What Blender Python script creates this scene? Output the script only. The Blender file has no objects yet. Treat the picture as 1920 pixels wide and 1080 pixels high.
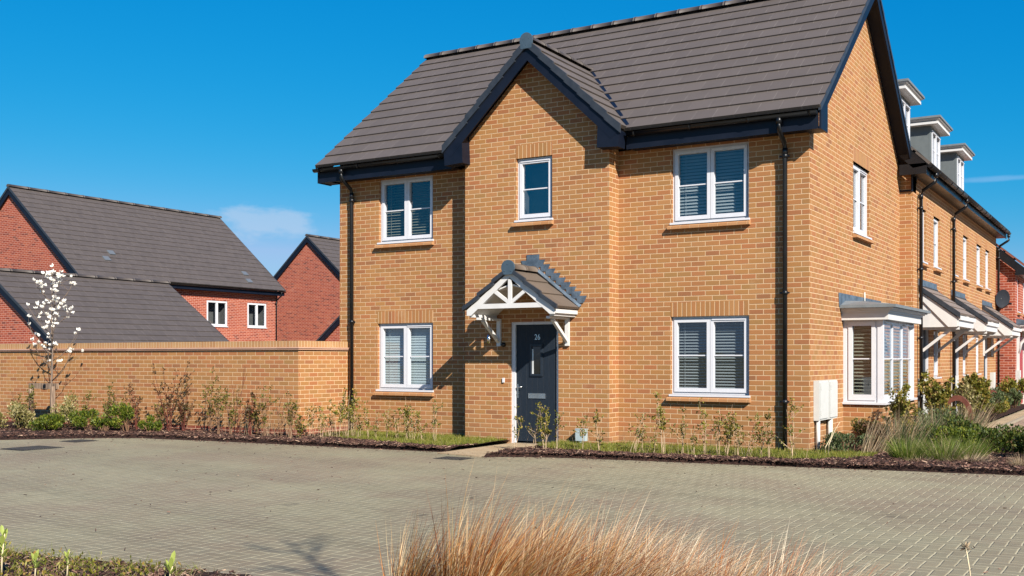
import bpy, math, random
from mathutils import Vector, Matrix
R = math.radians
sc = bpy.context.scene
COL = sc.collection

# ---------------------------------------------------------------- camera
CAM = (4.254, -15.426, 1.35)
YAW = 30.918
cam = bpy.data.cameras.new('camera'); camo = bpy.data.objects.new('camera', cam); COL.objects.link(camo)
camo.location = CAM; camo.rotation_euler = (R(90), 0, R(YAW))
cam.lens = 2012/1920*36; cam.sensor_width = 36; cam.shift_y = 132/1920
cam.clip_start = .05; cam.clip_end = 3000
sc.camera = camo

# ---------------------------------------------------------------- sky and sun
SUN = Vector((1.45, -1.0, 1.16)).normalized()
EL = math.asin(SUN.z); AZ = math.atan2(SUN.x, SUN.y)
w = bpy.data.worlds.new('World'); sc.world = w; w.use_nodes = True
nt = w.node_tree; N = nt.nodes; L = nt.links
for n in list(N): N.remove(n)
out = N.new('ShaderNodeOutputWorld'); bg = N.new('ShaderNodeBackground')
sky = N.new('ShaderNodeTexSky'); sky.sky_type = 'NISHITA'; sky.sun_disc = False
sky.sun_elevation = EL; sky.sun_rotation = AZ; sky.air_density = 1.0; sky.dust_density = .2; sky.ozone_density = 1.6
# the photograph's deep clear blue: each channel of the sky on its own response curve
spc = N.new('ShaderNodeSeparateColor'); cbc = N.new('ShaderNodeCombineColor'); L.new(sky.outputs[0], spc.inputs[0])
for i_, (ref, tgt, pw) in enumerate(((3.285, .28, 4.2), (3.82, 2.97, .77), (5.98, 6.93, .42))):
    d_ = N.new('ShaderNodeMath'); d_.operation = 'DIVIDE'; L.new(spc.outputs[i_], d_.inputs[0]); d_.inputs[1].default_value = ref
    p_ = N.new('ShaderNodeMath'); p_.operation = 'POWER'; L.new(d_.outputs[0], p_.inputs[0]); p_.inputs[1].default_value = pw
    q_ = N.new('ShaderNodeMath'); q_.operation = 'MULTIPLY'; L.new(p_.outputs[0], q_.inputs[0]); q_.inputs[1].default_value = tgt
    r_ = N.new('ShaderNodeMath'); r_.operation = 'MINIMUM'; L.new(q_.outputs[0], r_.inputs[0]); r_.inputs[1].default_value = (3.2, 6.0, 8.6)[i_]; L.new(r_.outputs[0], cbc.inputs[i_])
# a faint patch of cloud low in the sky, by direction
def cloud(col, az0, el0, waz, wel, amt, colr, thr=.45, nscale=7.0, seed=0):
    tc = N.new('ShaderNodeTexCoord'); sep = N.new('ShaderNodeSeparateXYZ'); L.new(tc.outputs['Generated'], sep.inputs[0])
    def m(op, a, b=None, c=None):
        x = N.new('ShaderNodeMath'); x.operation = op
        for i, v in enumerate((a, b, c)):
            if v is None: continue
            if isinstance(v, (int, float)): x.inputs[i].default_value = v
            else: L.new(v, x.inputs[i])
        return x.outputs[0]
    az = m('ARCTAN2', sep.outputs[0], sep.outputs[1]); el = m('ARCSINE', sep.outputs[2])
    dx = m('DIVIDE', m('SUBTRACT', az, az0), waz); dy = m('DIVIDE', m('SUBTRACT', el, el0), wel)
    r = m('SQRT', m('ADD', m('MULTIPLY', dx, dx), m('MULTIPLY', dy, dy)))
    cmb = N.new('ShaderNodeCombineXYZ'); L.new(m('MULTIPLY', az, 1.0), cmb.inputs[0]); L.new(m('MULTIPLY', el, 2.2), cmb.inputs[1]); cmb.inputs[2].default_value = seed
    nz = N.new('ShaderNodeTexNoise'); nz.inputs['Scale'].default_value = nscale; nz.inputs['Detail'].default_value = 6; nz.inputs['Roughness'].default_value = .55
    L.new(cmb.outputs[0], nz.inputs['Vector'])
    e = m('ADD', nz.outputs[0], m('MULTIPLY', m('SUBTRACT', 1.0, r), .35))
    mr = N.new('ShaderNodeMapRange'); mr.interpolation_type = 'SMOOTHSTEP'
    L.new(e, mr.inputs[0]); mr.inputs[1].default_value = thr; mr.inputs[2].default_value = thr + .25
    mr.inputs[3].default_value = 0; mr.inputs[4].default_value = amt
    mk = m('MULTIPLY', mr.outputs[0], m('GREATER_THAN', sep.outputs[2], 0.0))
    mx = N.new('ShaderNodeMix'); mx.data_type = 'RGBA'; L.new(mk, mx.inputs[0]); L.new(col, mx.inputs[6]); mx.inputs[7].default_value = colr
    return mx.outputs[2]
def pxdir(px, py):
    u = (px-960)/2012; v = (672-py)/2012; a = R(YAW)
    x = -math.sin(a)+u*math.cos(a); y = math.cos(a)+u*math.sin(a)
    return math.atan2(x, y), math.atan2(v, math.hypot(x, y))
c = cbc.outputs[0]
a0, e0 = pxdir(492, 416)
c = cloud(c, a0, e0, .058, .018, .55, (5.0, 6.3, 8.2, 1), .50, 20, 3.3)
a0, e0 = pxdir(1880, 335)
c = cloud(c, a0, e0, .05, .0035, .25, (4.5, 6.5, 9.5, 1), .5, 9, 1.1)
L.new(c, bg.inputs[0]); bg.inputs[1].default_value = .05
L.new(bg.outputs[0], out.inputs[0])

sl = bpy.data.lights.new('sun', 'SUN'); sl.energy = 5.0; sl.angle = R(.53); sl.color = (1, .93, .82)
so = bpy.data.objects.new('sun', sl); COL.objects.link(so); so.location = (20, -20, 30)
so.rotation_euler = (-SUN).to_track_quat('-Z', 'Y').to_euler()

vs = sc.view_settings; vs.view_transform = 'Standard'; vs.look = 'None'; vs.gamma = 1; vs.exposure = 1.05
sc.cycles.max_bounces = 6; sc.cycles.transparent_max_bounces = 12

# ---------------------------------------------------------------- materials
def srgb(r, g, b, k=1.0):
    f = lambda c: ((c/255)/12.92 if c/255 <= .04045 else ((c/255+.055)/1.055)**2.4)*k
    return (f(r), f(g), f(b), 1)
class Mat:
    def __init__(s, name, rough=.7, spec=.5, metal=0.0, col=(.5, .5, .5, 1)):
        s.m = bpy.data.materials.new(name); s.m.use_nodes = True; s.t = s.m.node_tree; s.N = s.t.nodes; s.L = s.t.links
        s.b = s.N['Principled BSDF']; s.o = s.N['Material Output']
        s.b.inputs['Roughness'].default_value = rough; s.b.inputs['Specular IOR Level'].default_value = spec
        s.b.inputs['Metallic'].default_value = metal; s.b.inputs['Base Color'].default_value = col
    def n(s, t, **k):
        x = s.N.new(t)
        for a, b in k.items(): setattr(x, a, b)
        return x
    def val(s, x, sock):
        if isinstance(x, (int, float)): sock.default_value = x
        elif isinstance(x, tuple): sock.default_value = x
        else: s.L.new(x, sock)
    def math(s, op, a, b=None, c=None):
        x = s.N.new('ShaderNodeMath'); x.operation = op
        for i, v in enumerate((a, b, c)):
            if v is not None: s.val(v, x.inputs[i])
        return x.outputs[0]
    def mix(s, f, a, b, mode='MIX'):
        x = s.N.new('ShaderNodeMix'); x.data_type = 'RGBA'; x.blend_type = mode
        s.val(f, x.inputs[0]); s.val(a, x.inputs[6]); s.val(b, x.inputs[7]); return x.outputs[2]
    def pos(s):
        g = s.N.new('ShaderNodeNewGeometry'); p = s.N.new('ShaderNodeSeparateXYZ'); q = s.N.new('ShaderNodeSeparateXYZ')
        s.L.new(g.outputs['Position'], p.inputs[0]); s.L.new(g.outputs['True Normal'], q.inputs[0]); s.g = g
        return p.outputs, q.outputs
    def comb(s, a, b, c=0.0):
        x = s.N.new('ShaderNodeCombineXYZ'); s.val(a, x.inputs[0]); s.val(b, x.inputs[1]); s.val(c, x.inputs[2]); return x.outputs[0]
    def noise(s, vec, scale, detail=3, rough=.55):
        x = s.N.new('ShaderNodeTexNoise'); x.inputs['Scale'].default_value = scale; x.inputs['Detail'].default_value = detail
        x.inputs['Roughness'].default_value = rough
        if vec is not None: s.L.new(vec, x.inputs['Vector'])
        return x.outputs[0]
    def rng(s, v, a, b, c=0.0, d=1.0, smooth=False):
        x = s.N.new('ShaderNodeMapRange'); s.val(v, x.inputs[0])
        if smooth: x.interpolation_type = 'SMOOTHSTEP'
        for i, k in enumerate((a, b, c, d)): x.inputs[i+1].default_value = k
        return x.outputs[0]
    def ramp(s, v, stops, const=False):
        x = s.N.new('ShaderNodeValToRGB'); s.L.new(v, x.inputs[0]); cr = x.color_ramp
        if const: cr.interpolation = 'CONSTANT'
        while len(cr.elements) < len(stops): cr.elements.new(.5)
        for e, (p, c) in zip(cr.elements, stops): e.position = p; e.color = c
        return x.outputs[0]
    def white(s, vec):
        x = s.N.new('ShaderNodeTexWhiteNoise'); x.noise_dimensions = '3D'; s.L.new(vec, x.inputs['Vector']); return x.outputs['Value']
    def bump(s, h, dist, strength=1.0):
        x = s.N.new('ShaderNodeBump'); x.inputs['Distance'].default_value = dist; x.inputs['Strength'].default_value = strength
        s.L.new(h, x.inputs['Height']); s.L.new(x.outputs[0], s.b.inputs['Normal'])
    def col(s, c): s.L.new(c, s.b.inputs['Base Color'])

def brick_mat(name, stops, mortar, bw=.225, bh=.075, off=.5, j=.0115, grain=1.0, du=0.0, dv=0.0, flat=False):
    M = Mat(name, rough=.88, spec=.25)
    p, nn = M.pos()
    ax = M.math('ABSOLUTE', nn[0]); ay = M.math('ABSOLUTE', nn[1])
    sel = M.math('GREATER_THAN', ax, ay)
    u = M.math('ADD', M.math('MULTIPLY', p[1], sel), M.math('MULTIPLY', p[0], M.math('SUBTRACT', 1.0, sel)))
    u = M.math('ADD', u, du)
    v = M.math('ADD', p[1] if flat else p[2], dv+10.0)
    wob = M.noise(M.g.outputs['Position'], 30, 1)
    wv = M.math('MULTIPLY', M.math('SUBTRACT', wob, .5), .004)
    v = M.math('ADD', v, wv); u = M.math('ADD', u, wv)
    row = M.math('FLOOR', M.math('DIVIDE', v, bh))
    uu = M.math('ADD', M.math('DIVIDE', u, bw), M.math('MULTIPLY', M.math('FLOORED_MODULO', row, 2.0), off))
    cidx = M.math('FLOOR', uu)
    fu = M.math('MULTIPLY', M.math('FRACT', uu), bw); fv = M.math('MULTIPLY', M.math('FRACT', M.math('DIVIDE', v, bh)), bh)
    d = M.math('MINIMUM', M.math('MINIMUM', fu, M.math('SUBTRACT', bw, fu)), M.math('MINIMUM', fv, M.math('SUBTRACT', bh, fv)))
    mask = M.rng(d, j/2-.0015, j/2+.0015)
    idv = M.comb(cidx, row, M.math('ADD', sel, M.math('ROUND', M.math('MULTIPLY', M.math('SUBTRACT', p[0], p[0]), 1.0))))
    rnd = M.white(idv)
    c = M.ramp(rnd, stops)
    # burnt ends and kiln marks that differ brick by brick
    n1 = M.noise(M.g.outputs['Position'], 9, 4, .65); n2 = M.noise(M.g.outputs['Position'], 160, 2)
    rnd2 = M.white(M.comb(row, cidx, 7.3))
    dark = M.math('MULTIPLY', M.rng(rnd2, .94, .98), M.rng(n1, .48, .48))
    c = M.mix(M.math('MULTIPLY', dark, .45), c, (.075, .055, .045, 1))
    c = M.mix(M.rng(n1, .35, .7, 0, .22), c, (stops[0][1]))
    c = M.mix(1.0, c, M.comb(M.rng(n2, .2, .8, .86, 1.12), M.rng(n2, .2, .8, .86, 1.12), M.rng(n2, .2, .8, .86, 1.12)), 'MULTIPLY')
    big = M.noise(M.g.outputs['Position'], .7, 3)
    mo = M.mix(M.rng(big, .35, .65), mortar, tuple(x*.88 for x in mortar[:3])+(1,))
    c = M.mix(mask, mo, c)
    blo = M.noise(M.g.outputs['Position'], 1.7, 5, .65)
    c = M.mix(M.rng(blo, .62, .78, 0, .28), c, mortar)
    k = M.rng(big, .3, .7, .90, 1.07)
    spl = M.math('MULTIPLY', M.rng(p[2], .42, .0, 0, 1), M.rng(n1, .35, .65, .1, .5))
    if not flat: c = M.mix(spl, c, srgb(190, 150, 118, .42))
    c = M.mix(1.0, c, M.comb(k, k, k), 'MULTIPLY')
    M.col(c)
    h = M.math('ADD', mask, M.math('MULTIPLY', n2, .25))
    M.bump(h, .004, .8)
    return M.m

KB = .50
BUFF = [(0, srgb(204, 140, 89, KB)), (.22, srgb(200, 144, 87, KB)), (.45, srgb(208, 151, 98, KB)), (.62, srgb(200, 129, 84, KB)), (.8, srgb(190, 143, 88, KB)), (.93, srgb(193, 126, 84, KB)), (1, srgb(176, 120, 82, KB))]
BUFFM = srgb(250, 212, 168, .54)
m_buff = brick_mat('buff_brick', BUFF, BUFFM)
m_bufflight = brick_mat('garden_wall_brick', BUFF, BUFFM, du=.06)
m_soldier = brick_mat('soldier_brick', BUFF, BUFFM, bw=.075, bh=5.0, off=0)
m_sill = brick_mat('sill_tile', [(0, srgb(220, 158, 106, .48)), (.5, srgb(226, 170, 120, .48)), (1, srgb(214, 150, 98, .48))], BUFFM, bw=.15, bh=5, off=0, j=.006)
m_onedge = brick_mat('coping_brick', [(0, srgb(210, 158, 110, .48)), (.5, srgb(218, 172, 120, .48)), (1, srgb(202, 150, 102, .48))], srgb(246, 214, 172, .53), bw=.075, bh=5, off=0)
m_crease = brick_mat('creasing_tile', [(0, srgb(236, 190, 165, .56)), (1, srgb(226, 176, 150, .56))], srgb(240, 205, 180, .56), bw=.28, bh=5, off=0, j=.005)
RED = [(0, srgb(188, 92, 66, .54)), (.3, srgb(176, 82, 60, .54)), (.6, srgb(196, 104, 74, .54)), (.85, srgb(164, 72, 54, .54)), (1, srgb(122, 60, 50, .52))]
m_red = brick_mat('red_brick', RED, srgb(242, 184, 164, .58), j=.014)
m_plinth = brick_mat('plinth_red_brick', [(0, srgb(168, 72, 54, .52)), (1, srgb(150, 58, 45, .52))], srgb(235, 190, 160, .7))

def roof_mat(name, base, axis, tint=0.085, tw=.33, slopez=.215, z0=4.86):
    M = Mat(name, rough=.62, spec=.35)
    p, nn = M.pos()
    u = p[0] if axis == 'X' else p[1]
    row = M.math('FLOOR', M.math('DIVIDE', M.math('SUBTRACT', p[2], z0), slopez))
    uu = M.math('ADD', M.math('DIVIDE', u, tw), M.math('MULTIPLY', M.math('FLOORED_MODULO', row, 2.0), .5))
    f = M.math('MULTIPLY', M.math('FRACT', uu), tw)
    d = M.math('MINIMUM', f, M.math('SUBTRACT', tw, f))
    rnd = M.white(M.comb(M.math('FLOOR', uu), row, 1.7))
    n1 = M.noise(M.g.outputs['Position'], 3.5, 5, .6); n2 = M.noise(M.g.outputs['Position'], 60, 3, .7); n3 = M.noise(M.g.outputs['Position'], 26, 2)
    c = M.mix(rnd, tuple(x*(1-tint) for x in base[:3])+(1,), tuple(x*(1+tint) for x in base[:3])+(1,))
    c = M.mix(M.rng(n1, .35, .7, 0, .35), c, tuple(x*1.25 for x in base[:3])+(1,))
    joint = M.math('MULTIPLY', M.rng(d, .004, .0065, 1, 0), M.rng(n1, .4, .6, .1, .55))
    c = M.mix(joint, c, srgb(150, 140, 134, .6))
    c = M.mix(M.math('MULTIPLY', M.rng(n2, .70, .76), M.rng(n3, .5, .6)), c, srgb(180, 176, 166, .6))
    M.col(c); M.bump(M.math('ADD', M.rng(d, .002, .006), M.math('MULTIPLY', n2, .3)), .003, .7)
    return M.m
TILE = srgb(110, 100, 94, .51)
m_roofX = roof_mat('roof_tile', TILE, 'X')
m_roofY = roof_mat('roof_tile_cross', TILE, 'Y')
m_roofD = roof_mat('dark_roof_tile', srgb(104, 95, 91, .47), 'Y', z0=4.5)
m_porchtile = roof_mat('porch_tile', srgb(124, 110, 98, .5), 'Y', tw=.42, z0=2.1)
def plain(name, col, rough=.5, spec=.5, metal=0., nz=.08, ns=8, bump=0, coat=0):
    M = Mat(name, rough, spec, metal)
    p, _ = M.pos(); n = M.noise(M.g.outputs['Position'], ns, 4); n2 = M.noise(M.g.outputs['Position'], ns*9, 2)
    k = M.math('ADD', M.rng(n, .25, .75, 1-nz, 1+nz), M.rng(n2, .25, .75, -nz*.4, nz*.4))
    M.col(M.mix(1.0, col, M.comb(k, k, k), 'MULTIPLY'))
    M.L.new(M.rng(n, .3, .7, rough*.85, min(1, rough*1.15)), M.b.inputs['Roughness'])
    if bump: M.bump(n2, bump, .6)
    return M.m
m_upvc = plain('white_upvc', (.52, .52, .55, 1), .28, .5, nz=.03)
m_white = plain('white_paint', (.52, .51, .50, 1), .45, .4, nz=.05)
m_navy = plain('navy_fascia', (.0035, .006, .014, 1), .5, .25, nz=.2, ns=3)
m_black = plain('black_upvc', (.005, .006, .008, 1), .35, .4, nz=.2, ns=4)
m_verge = plain('dry_verge', (.022, .027, .036, 1), .5, .4, nz=.2)
m_cap = plain('blue_grey_cap', (.04, .065, .09, 1), .5, .4, nz=.12)
m_ridge = plain('ridge_tile', srgb(100, 91, 86, .5), .6, .35, nz=.15, ns=6, bump=.002)
m_lead = plain('lead_flashing', (.085, .115, .15, 1), .5, .4, .3, nz=.45, ns=7)
m_greyroof = plain('grey_membrane', (.13, .145, .155, 1), .6, .4, nz=.12)
m_grey = plain('grey_cladding', (.10, .115, .12, 1), .6, .3, nz=.08)
m_door = None
m_dark = plain('dark_interior', (.03, .029, .028, 1), .9, .1, nz=.2)
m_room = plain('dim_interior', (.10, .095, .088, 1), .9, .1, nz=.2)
m_metal = plain('brushed_steel', (.6, .6, .6, 1), .25, .5, 1.0, nz=.1)
m_blindw = plain('white_blind_slat', (.36, .40, .40, 1), .5, .3, nz=.04)
m_blindo = plain('stone_blind_slat', (.20, .19, .14, 1), .5, .3, nz=.04)
m_blind = plain('blind_slat', (.23, .245, .245, 1), .5, .4, nz=.04)
m_wood = None
def wood_mat():
    M = Mat('weathered_timber', .85, .2); p, _ = M.pos()
    n = M.noise(M.comb(M.math('MULTIPLY', p[0], 30), M.math('MULTIPLY', p[1], 30), M.math('MULTIPLY', p[2], 3)), 1, 5)
    M.col(M.ramp(n, [(.3, srgb(90, 74, 62, .7)), (.5, srgb(140, 118, 100, .7)), (.75, srgb(175, 152, 130, .7))])); M.bump(n, .003); return M.m
m_wood = wood_mat()
def door_mat():
    M = Mat('slate_door', .5, .25); p, _ = M.pos()
    f = M.math('FRACT', M.math('DIVIDE', M.math('ADD', p[0], 10.0), .105))
    g = M.rng(M.math('ABSOLUTE', M.math('SUBTRACT', f, .5)), .47, .5)
    n = M.noise(M.comb(M.math('MULTIPLY', p[0], 60), 0.0, M.math('MULTIPLY', p[2], 6)), 1, 4)
    M.col(M.mix(M.rng(n, .3, .7, 0, 1), (.009, .014, .022, 1), (.014, .020, .030, 1)))
    M.bump(M.math('SUBTRACT', M.math('MULTIPLY', n, .25), g), .004, .8); return M.m
m_door = door_mat()
def glass_mat(name='window_glass', tint=(.82, .88, .92, 1), f0=1.75):
    M = Mat(name); M.N.remove(M.b)
    tr = M.n('ShaderNodeBsdfTransparent'); tr.inputs[0].default_value = tint
    gl = M.n('ShaderNodeBsdfGlossy'); gl.inputs['Roughness'].default_value = .015; gl.inputs[0].default_value = (.95, .97, 1, 1)
    lw = M.n('ShaderNodeLayerWeight'); lw.inputs['Blend'].default_value = .5; fr = M.n('ShaderNodeMapRange')
    M.L.new(M.math('POWER', lw.outputs['Facing'], 4.0), fr.inputs[0]); fr.inputs[3].default_value = ((f0-1)/(f0+1))**2*1.3; fr.inputs[4].default_value = .9
    g = M.n('ShaderNodeNewGeometry')
    nz = M.n('ShaderNodeTexNoise'); nz.inputs['Scale'].default_value = 1.6; nz.inputs['Detail'].default_value = 1
    M.L.new(g.outputs['Position'], nz.inputs['Vector'])
    bp = M.n('ShaderNodeBump'); bp.inputs['Distance'].default_value = .012; bp.inputs['Strength'].default_value = .35
    M.L.new(nz.outputs[0], bp.inputs['Height']); M.L.new(bp.outputs[0], gl.inputs['Normal'])
    mx = M.n('ShaderNodeMixShader'); M.L.new(fr.outputs[0], mx.inputs[0]); M.L.new(tr.outputs[0], mx.inputs[1]); M.L.new(gl.outputs[0], mx.inputs[2])
    M.L.new(mx.outputs[0], M.o.inputs[0]); return M.m
m_glass = glass_mat()
m_glass_blue = glass_mat('clear_deep_glass', (.7, .78, .85, 1), 2.1)

def leaf_mat(name, stops, rough=.55, trans=.35):
    M = Mat(name, rough, .35); g = M.n('ShaderNodeNewGeometry')
    c = M.ramp(g.outputs['Random Per Island'], stops); M.col(c)
    ts = M.n('ShaderNodeBsdfTranslucent'); M.L.new(c, ts.inputs[0])
    mx = M.n('ShaderNodeMixShader'); mx.inputs[0].default_value = trans
    M.L.new(M.b.outputs[0], mx.inputs[1]); M.L.new(ts.outputs[0], mx.inputs[2]); M.L.new(mx.outputs[0], M.o.inputs[0])
    return M.m
m_leaf = leaf_mat('olive_leaf', [(0, (.04, .05, .01, 1)), (.45, (.10, .105, .015, 1)), (.8, (.19, .17, .025, 1)), (1, (.15, .07, .03, 1))])
m_leafred = leaf_mat('bronze_leaf', [(0, (.045, .035, .012, 1)), (.4, (.09, .035, .02, 1)), (.7, (.08, .075, .02, 1)), (1, (.12, .055, .03, 1))])
m_leafgreen = leaf_mat('bright_green_leaf', [(0, (.025, .05, .005, 1)), (.4, (.07, .10, .008, 1)), (.8, (.14, .17, .014, 1)), (1, (.22, .22, .03, 1))])
m_leafdark = leaf_mat('deep_green_leaf', [(0, (.02, .035, .005, 1)), (.5, (.05, .08, .01, 1)), (.85, (.11, .13, .015, 1)), (1, (.16, .12, .04, 1))])
m_leafgrey = leaf_mat('grey_green_leaf', [(0, (.035, .06, .02, 1)), (.5, (.08, .11, .04, 1)), (.85, (.14, .17, .07, 1)), (1, (.20, .18, .12, 1))])
m_leafvar = leaf_mat('variegated_leaf', [(0, (.08, .09, .02, 1)), (.45, (.2, .17, .05, 1)), (.8, (.36, .30, .13, 1)), (1, (.45, .40, .22, 1))])
m_petal = leaf_mat('white_petal', [(0, (.80, .76, .68, 1)), (1, (.90, .87, .80, 1))], .5, .3)
m_bud = leaf_mat('pink_bud', [(0, (.5, .3, .18, 1)), (1, (.35, .22, .12, 1))])
m_leafgold = leaf_mat('gold_green_leaf', [(0, (.07, .08, .012, 1)), (.45, (.16, .16, .02, 1)), (.8, (.27, .23, .035, 1)), (1, (.30, .17, .05, 1))])
m_sprout = leaf_mat('pale_sprout_leaf', [(0, (.28, .34, .06, 1)), (1, (.42, .46, .12, 1))])
m_pstalk = plain('pale_stalk', srgb(205, 188, 155, .8), .8, .2, nz=.15)
m_stemp = plain('pale_twig', srgb(186, 160, 132, .8), .8, .2, nz=.3, ns=15)
m_stem = plain('twig', srgb(128, 98, 76, .7), .8, .2, nz=.3, ns=15)
m_stemred = plain('reddish_twig', srgb(112, 58, 48, .55), .8, .2, nz=.3, ns=15)
m_straw = leaf_mat('straw_stem', [(0, srgb(120, 96, 74, .8)), (.4, srgb(170, 146, 116, .8)), (.7, srgb(196, 176, 146, .8)), (1, srgb(110, 100, 60, .8))], .7, .2)
m_bark = plain('grey_bark', srgb(128, 112, 100, .7), .85, .2, nz=.3, ns=20)
m_grassblade = leaf_mat('grass_blade', [(0, (.09, .12, .012, 1)), (.5, (.16, .18, .02, 1)), (.85, (.24, .21, .035, 1)), (1, (.36, .28, .12, 1))])
m_tuftgreen = leaf_mat('tuft_green_blade', [(0, (.06, .10, .01, 1)), (.5, (.12, .18, .02, 1)), (.8, (.2, .22, .04, 1)), (1, (.4, .33, .18, 1))])
m_amber = leaf_mat('amber_grass', [(0, srgb(60, 34, 22, .8)), (.16, srgb(116, 62, 32, .85)), (.34, srgb(172, 96, 46, .88)), (.52, srgb(200, 134, 66, .88)), (.68, srgb(204, 162, 104, .9)), (.84, srgb(242, 214, 172, .95)), (.94, srgb(132, 112, 38, .8)), (1, srgb(96, 44, 28, .8))], .5, .25)
m_pale = leaf_mat('pale_grass', [(0, srgb(140, 70, 50, .8)), (.15, srgb(190, 128, 88, .8)), (.5, srgb(220, 188, 146, .8)), (1, srgb(242, 228, 202, .85))], .5, .22)
m_mulch = leaf_mat('bark_chip', [(0, srgb(34, 22, 18)), (.4, srgb(58, 38, 32)), (.75, srgb(88, 60, 50)), (.93, srgb(130, 98, 82)), (1, srgb(175, 148, 125))], .85, 0)
def soil_mat():
    M = Mat('dark_mulch_soil', .95, .15); p, _ = M.pos()
    n = M.noise(M.g.outputs['Position'], 22, 5, .7); n2 = M.noise(M.g.outputs['Position'], 2, 3)
    M.col(M.ramp(n, [(.3, srgb(26, 17, 14)), (.5, srgb(46, 31, 26)), (.62, srgb(66, 46, 38)), (.75, srgb(96, 72, 60))])); M.bump(n, .03); return M.m
m_soil = soil_mat()
def lawn_mat():
    M = Mat('grass_ground', .95, .1); p, _ = M.pos(); n = M.noise(M.g.outputs['Position'], 14, 5, .7)
    M.col(M.ramp(n, [(.3, (.06, .075, .012, 1)), (.6, (.12, .13, .02, 1)), (.8, (.17, .14, .04, 1))])); M.bump(n, .02); return M.m
m_lawn = lawn_mat()
def paving_mat(name='block_paving', base=srgb(163, 154, 125, .57), joint=srgb(212, 200, 165, .66), s=.1):
    # herringbone blocks 200 x 100 mm laid square to the house
    M = Mat(name, .8, .3); p, _ = M.pos(); P = M.g.outputs['Position']
    wz = M.noise(P, 8, 1); wv = M.math('MULTIPLY', M.math('SUBTRACT', wz, .5), .012)
    x = M.math('DIVIDE', M.math('ADD', M.math('ADD', p[0], 100), wv), s); y = M.math('DIVIDE', M.math('ADD', M.math('ADD', p[1], 100), wv), s)
    i = M.math('FLOOR', x); j = M.math('FLOOR', y); fx = M.math('FRACT', x); fy = M.math('FRACT', y)
    m = M.math('FLOORED_MODULO', M.math('ADD', M.math('SUBTRACT', i, j), 400.0), 4.0)
    def is_(k): return M.math('COMPARE', m, float(k), .1)
    m0, m1, m2, m3 = is_(0), is_(1), is_(2), is_(3)
    dl = M.math('ADD', fx, m1); dr = M.math('ADD', M.math('SUBTRACT', 1.0, fx), m0)
    db = M.math('ADD', fy, m2); dt = M.math('ADD', M.math('SUBTRACT', 1.0, fy), m3)
    dd = M.math('MULTIPLY', M.math('MINIMUM', M.math('MINIMUM', dl, dr), M.math('MINIMUM', db, dt)), s)
    ii = M.math('SUBTRACT', i, m1); jj = M.math('SUBTRACT', j, m2)
    vert = M.math('ADD', m2, m3)
    rnd = M.white(M.comb(ii, jj, vert))
    n1 = M.noise(P, .55, 4, .6); n2 = M.noise(P, 240, 2, .7); n3 = M.noise(P, 5, 4, .6); n4 = M.noise(P, .16, 2)
    c = M.mix(rnd, tuple(k*.91 for k in base[:3])+(1,), tuple(k*1.08 for k in base[:3])+(1,))
    c = M.mix(M.rng(n1, .42, .62, 0, .75), c, srgb(156, 136, 114, .52))
    c = M.mix(M.rng(n3, .45, .75, 0, .3), c, srgb(168, 166, 142, .53))
    k = M.rng(n2, .25, .75, .84, 1.14); c = M.mix(1.0, c, M.comb(k, k, k), 'MULTIPLY')
    k4 = M.rng(n4, .35, .65, .90, 1.09); c = M.mix(1.0, c, M.comb(k4, k4, k4), 'MULTIPLY')
    yy = M.math('ADD', p[1], M.math('MULTIPLY', p[0], .16)); trk = M.noise(M.comb(M.math('MULTIPLY', p[0], .07), M.math('MULTIPLY', yy, 1.25), 4.0), 1.0, 3, .5)
    kt = M.rng(trk, .50, .66, 1.0, .88, True); c = M.mix(1.0, c, M.comb(kt, kt, kt), 'MULTIPLY')
    spt = M.noise(P, 1.9, 2, .5); c = M.mix(M.rng(spt, .70, .76, 0, .45, True), c, srgb(92, 84, 72, .5))
    jm = M.rng(dd, .0025, .006, 1, 0)
    jn = M.rng(n3, .35, .6, .55, 1.0)
    # sand lies brighter in the long joints that run away from the road
    c = M.mix(M.math('MULTIPLY', jm, jn), c, joint)
    sp = M.math('MULTIPLY', M.rng(n2, .76, .8), 1.0)
    M.col(c)
    M.bump(M.math('ADD', M.rng(dd, .003, .010), M.math('MULTIPLY', n2, .12)), .006, .7)
    return M.m
m_pave = paving_mat()
m_path = brick_mat('sandstone_path', [(0, srgb(205, 180, 145, .56)), (.5, srgb(214, 190, 155, .56)), (1, srgb(196, 168, 132, .56))], srgb(165, 140, 108, .5), bw=.2, bh=.1, flat=True, j=.006)
m_kerb = plain('concrete_kerb', srgb(186, 172, 150, .52), .85, .2, nz=.15, ns=6, bump=.003)
m_iron = plain('cast_iron', (.06, .056, .05, 1), .6, .4, .5, nz=.3, ns=30, bump=.002)
m_meter = plain('meter_box_plastic', (.44, .44, .425, 1), .6, .4, nz=.03)
m_rust = plain('rusted_steel', srgb(112, 66, 54, .8), .8, .3, .2, nz=.3, ns=10, bump=.002)
m_ground = plain('far_ground', srgb(120, 118, 92), .95, .1, nz=.25, ns=.4)
m_dish = plain('grey_dish', (.018, .021, .028, 1), .7, .15, nz=.08)

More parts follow.
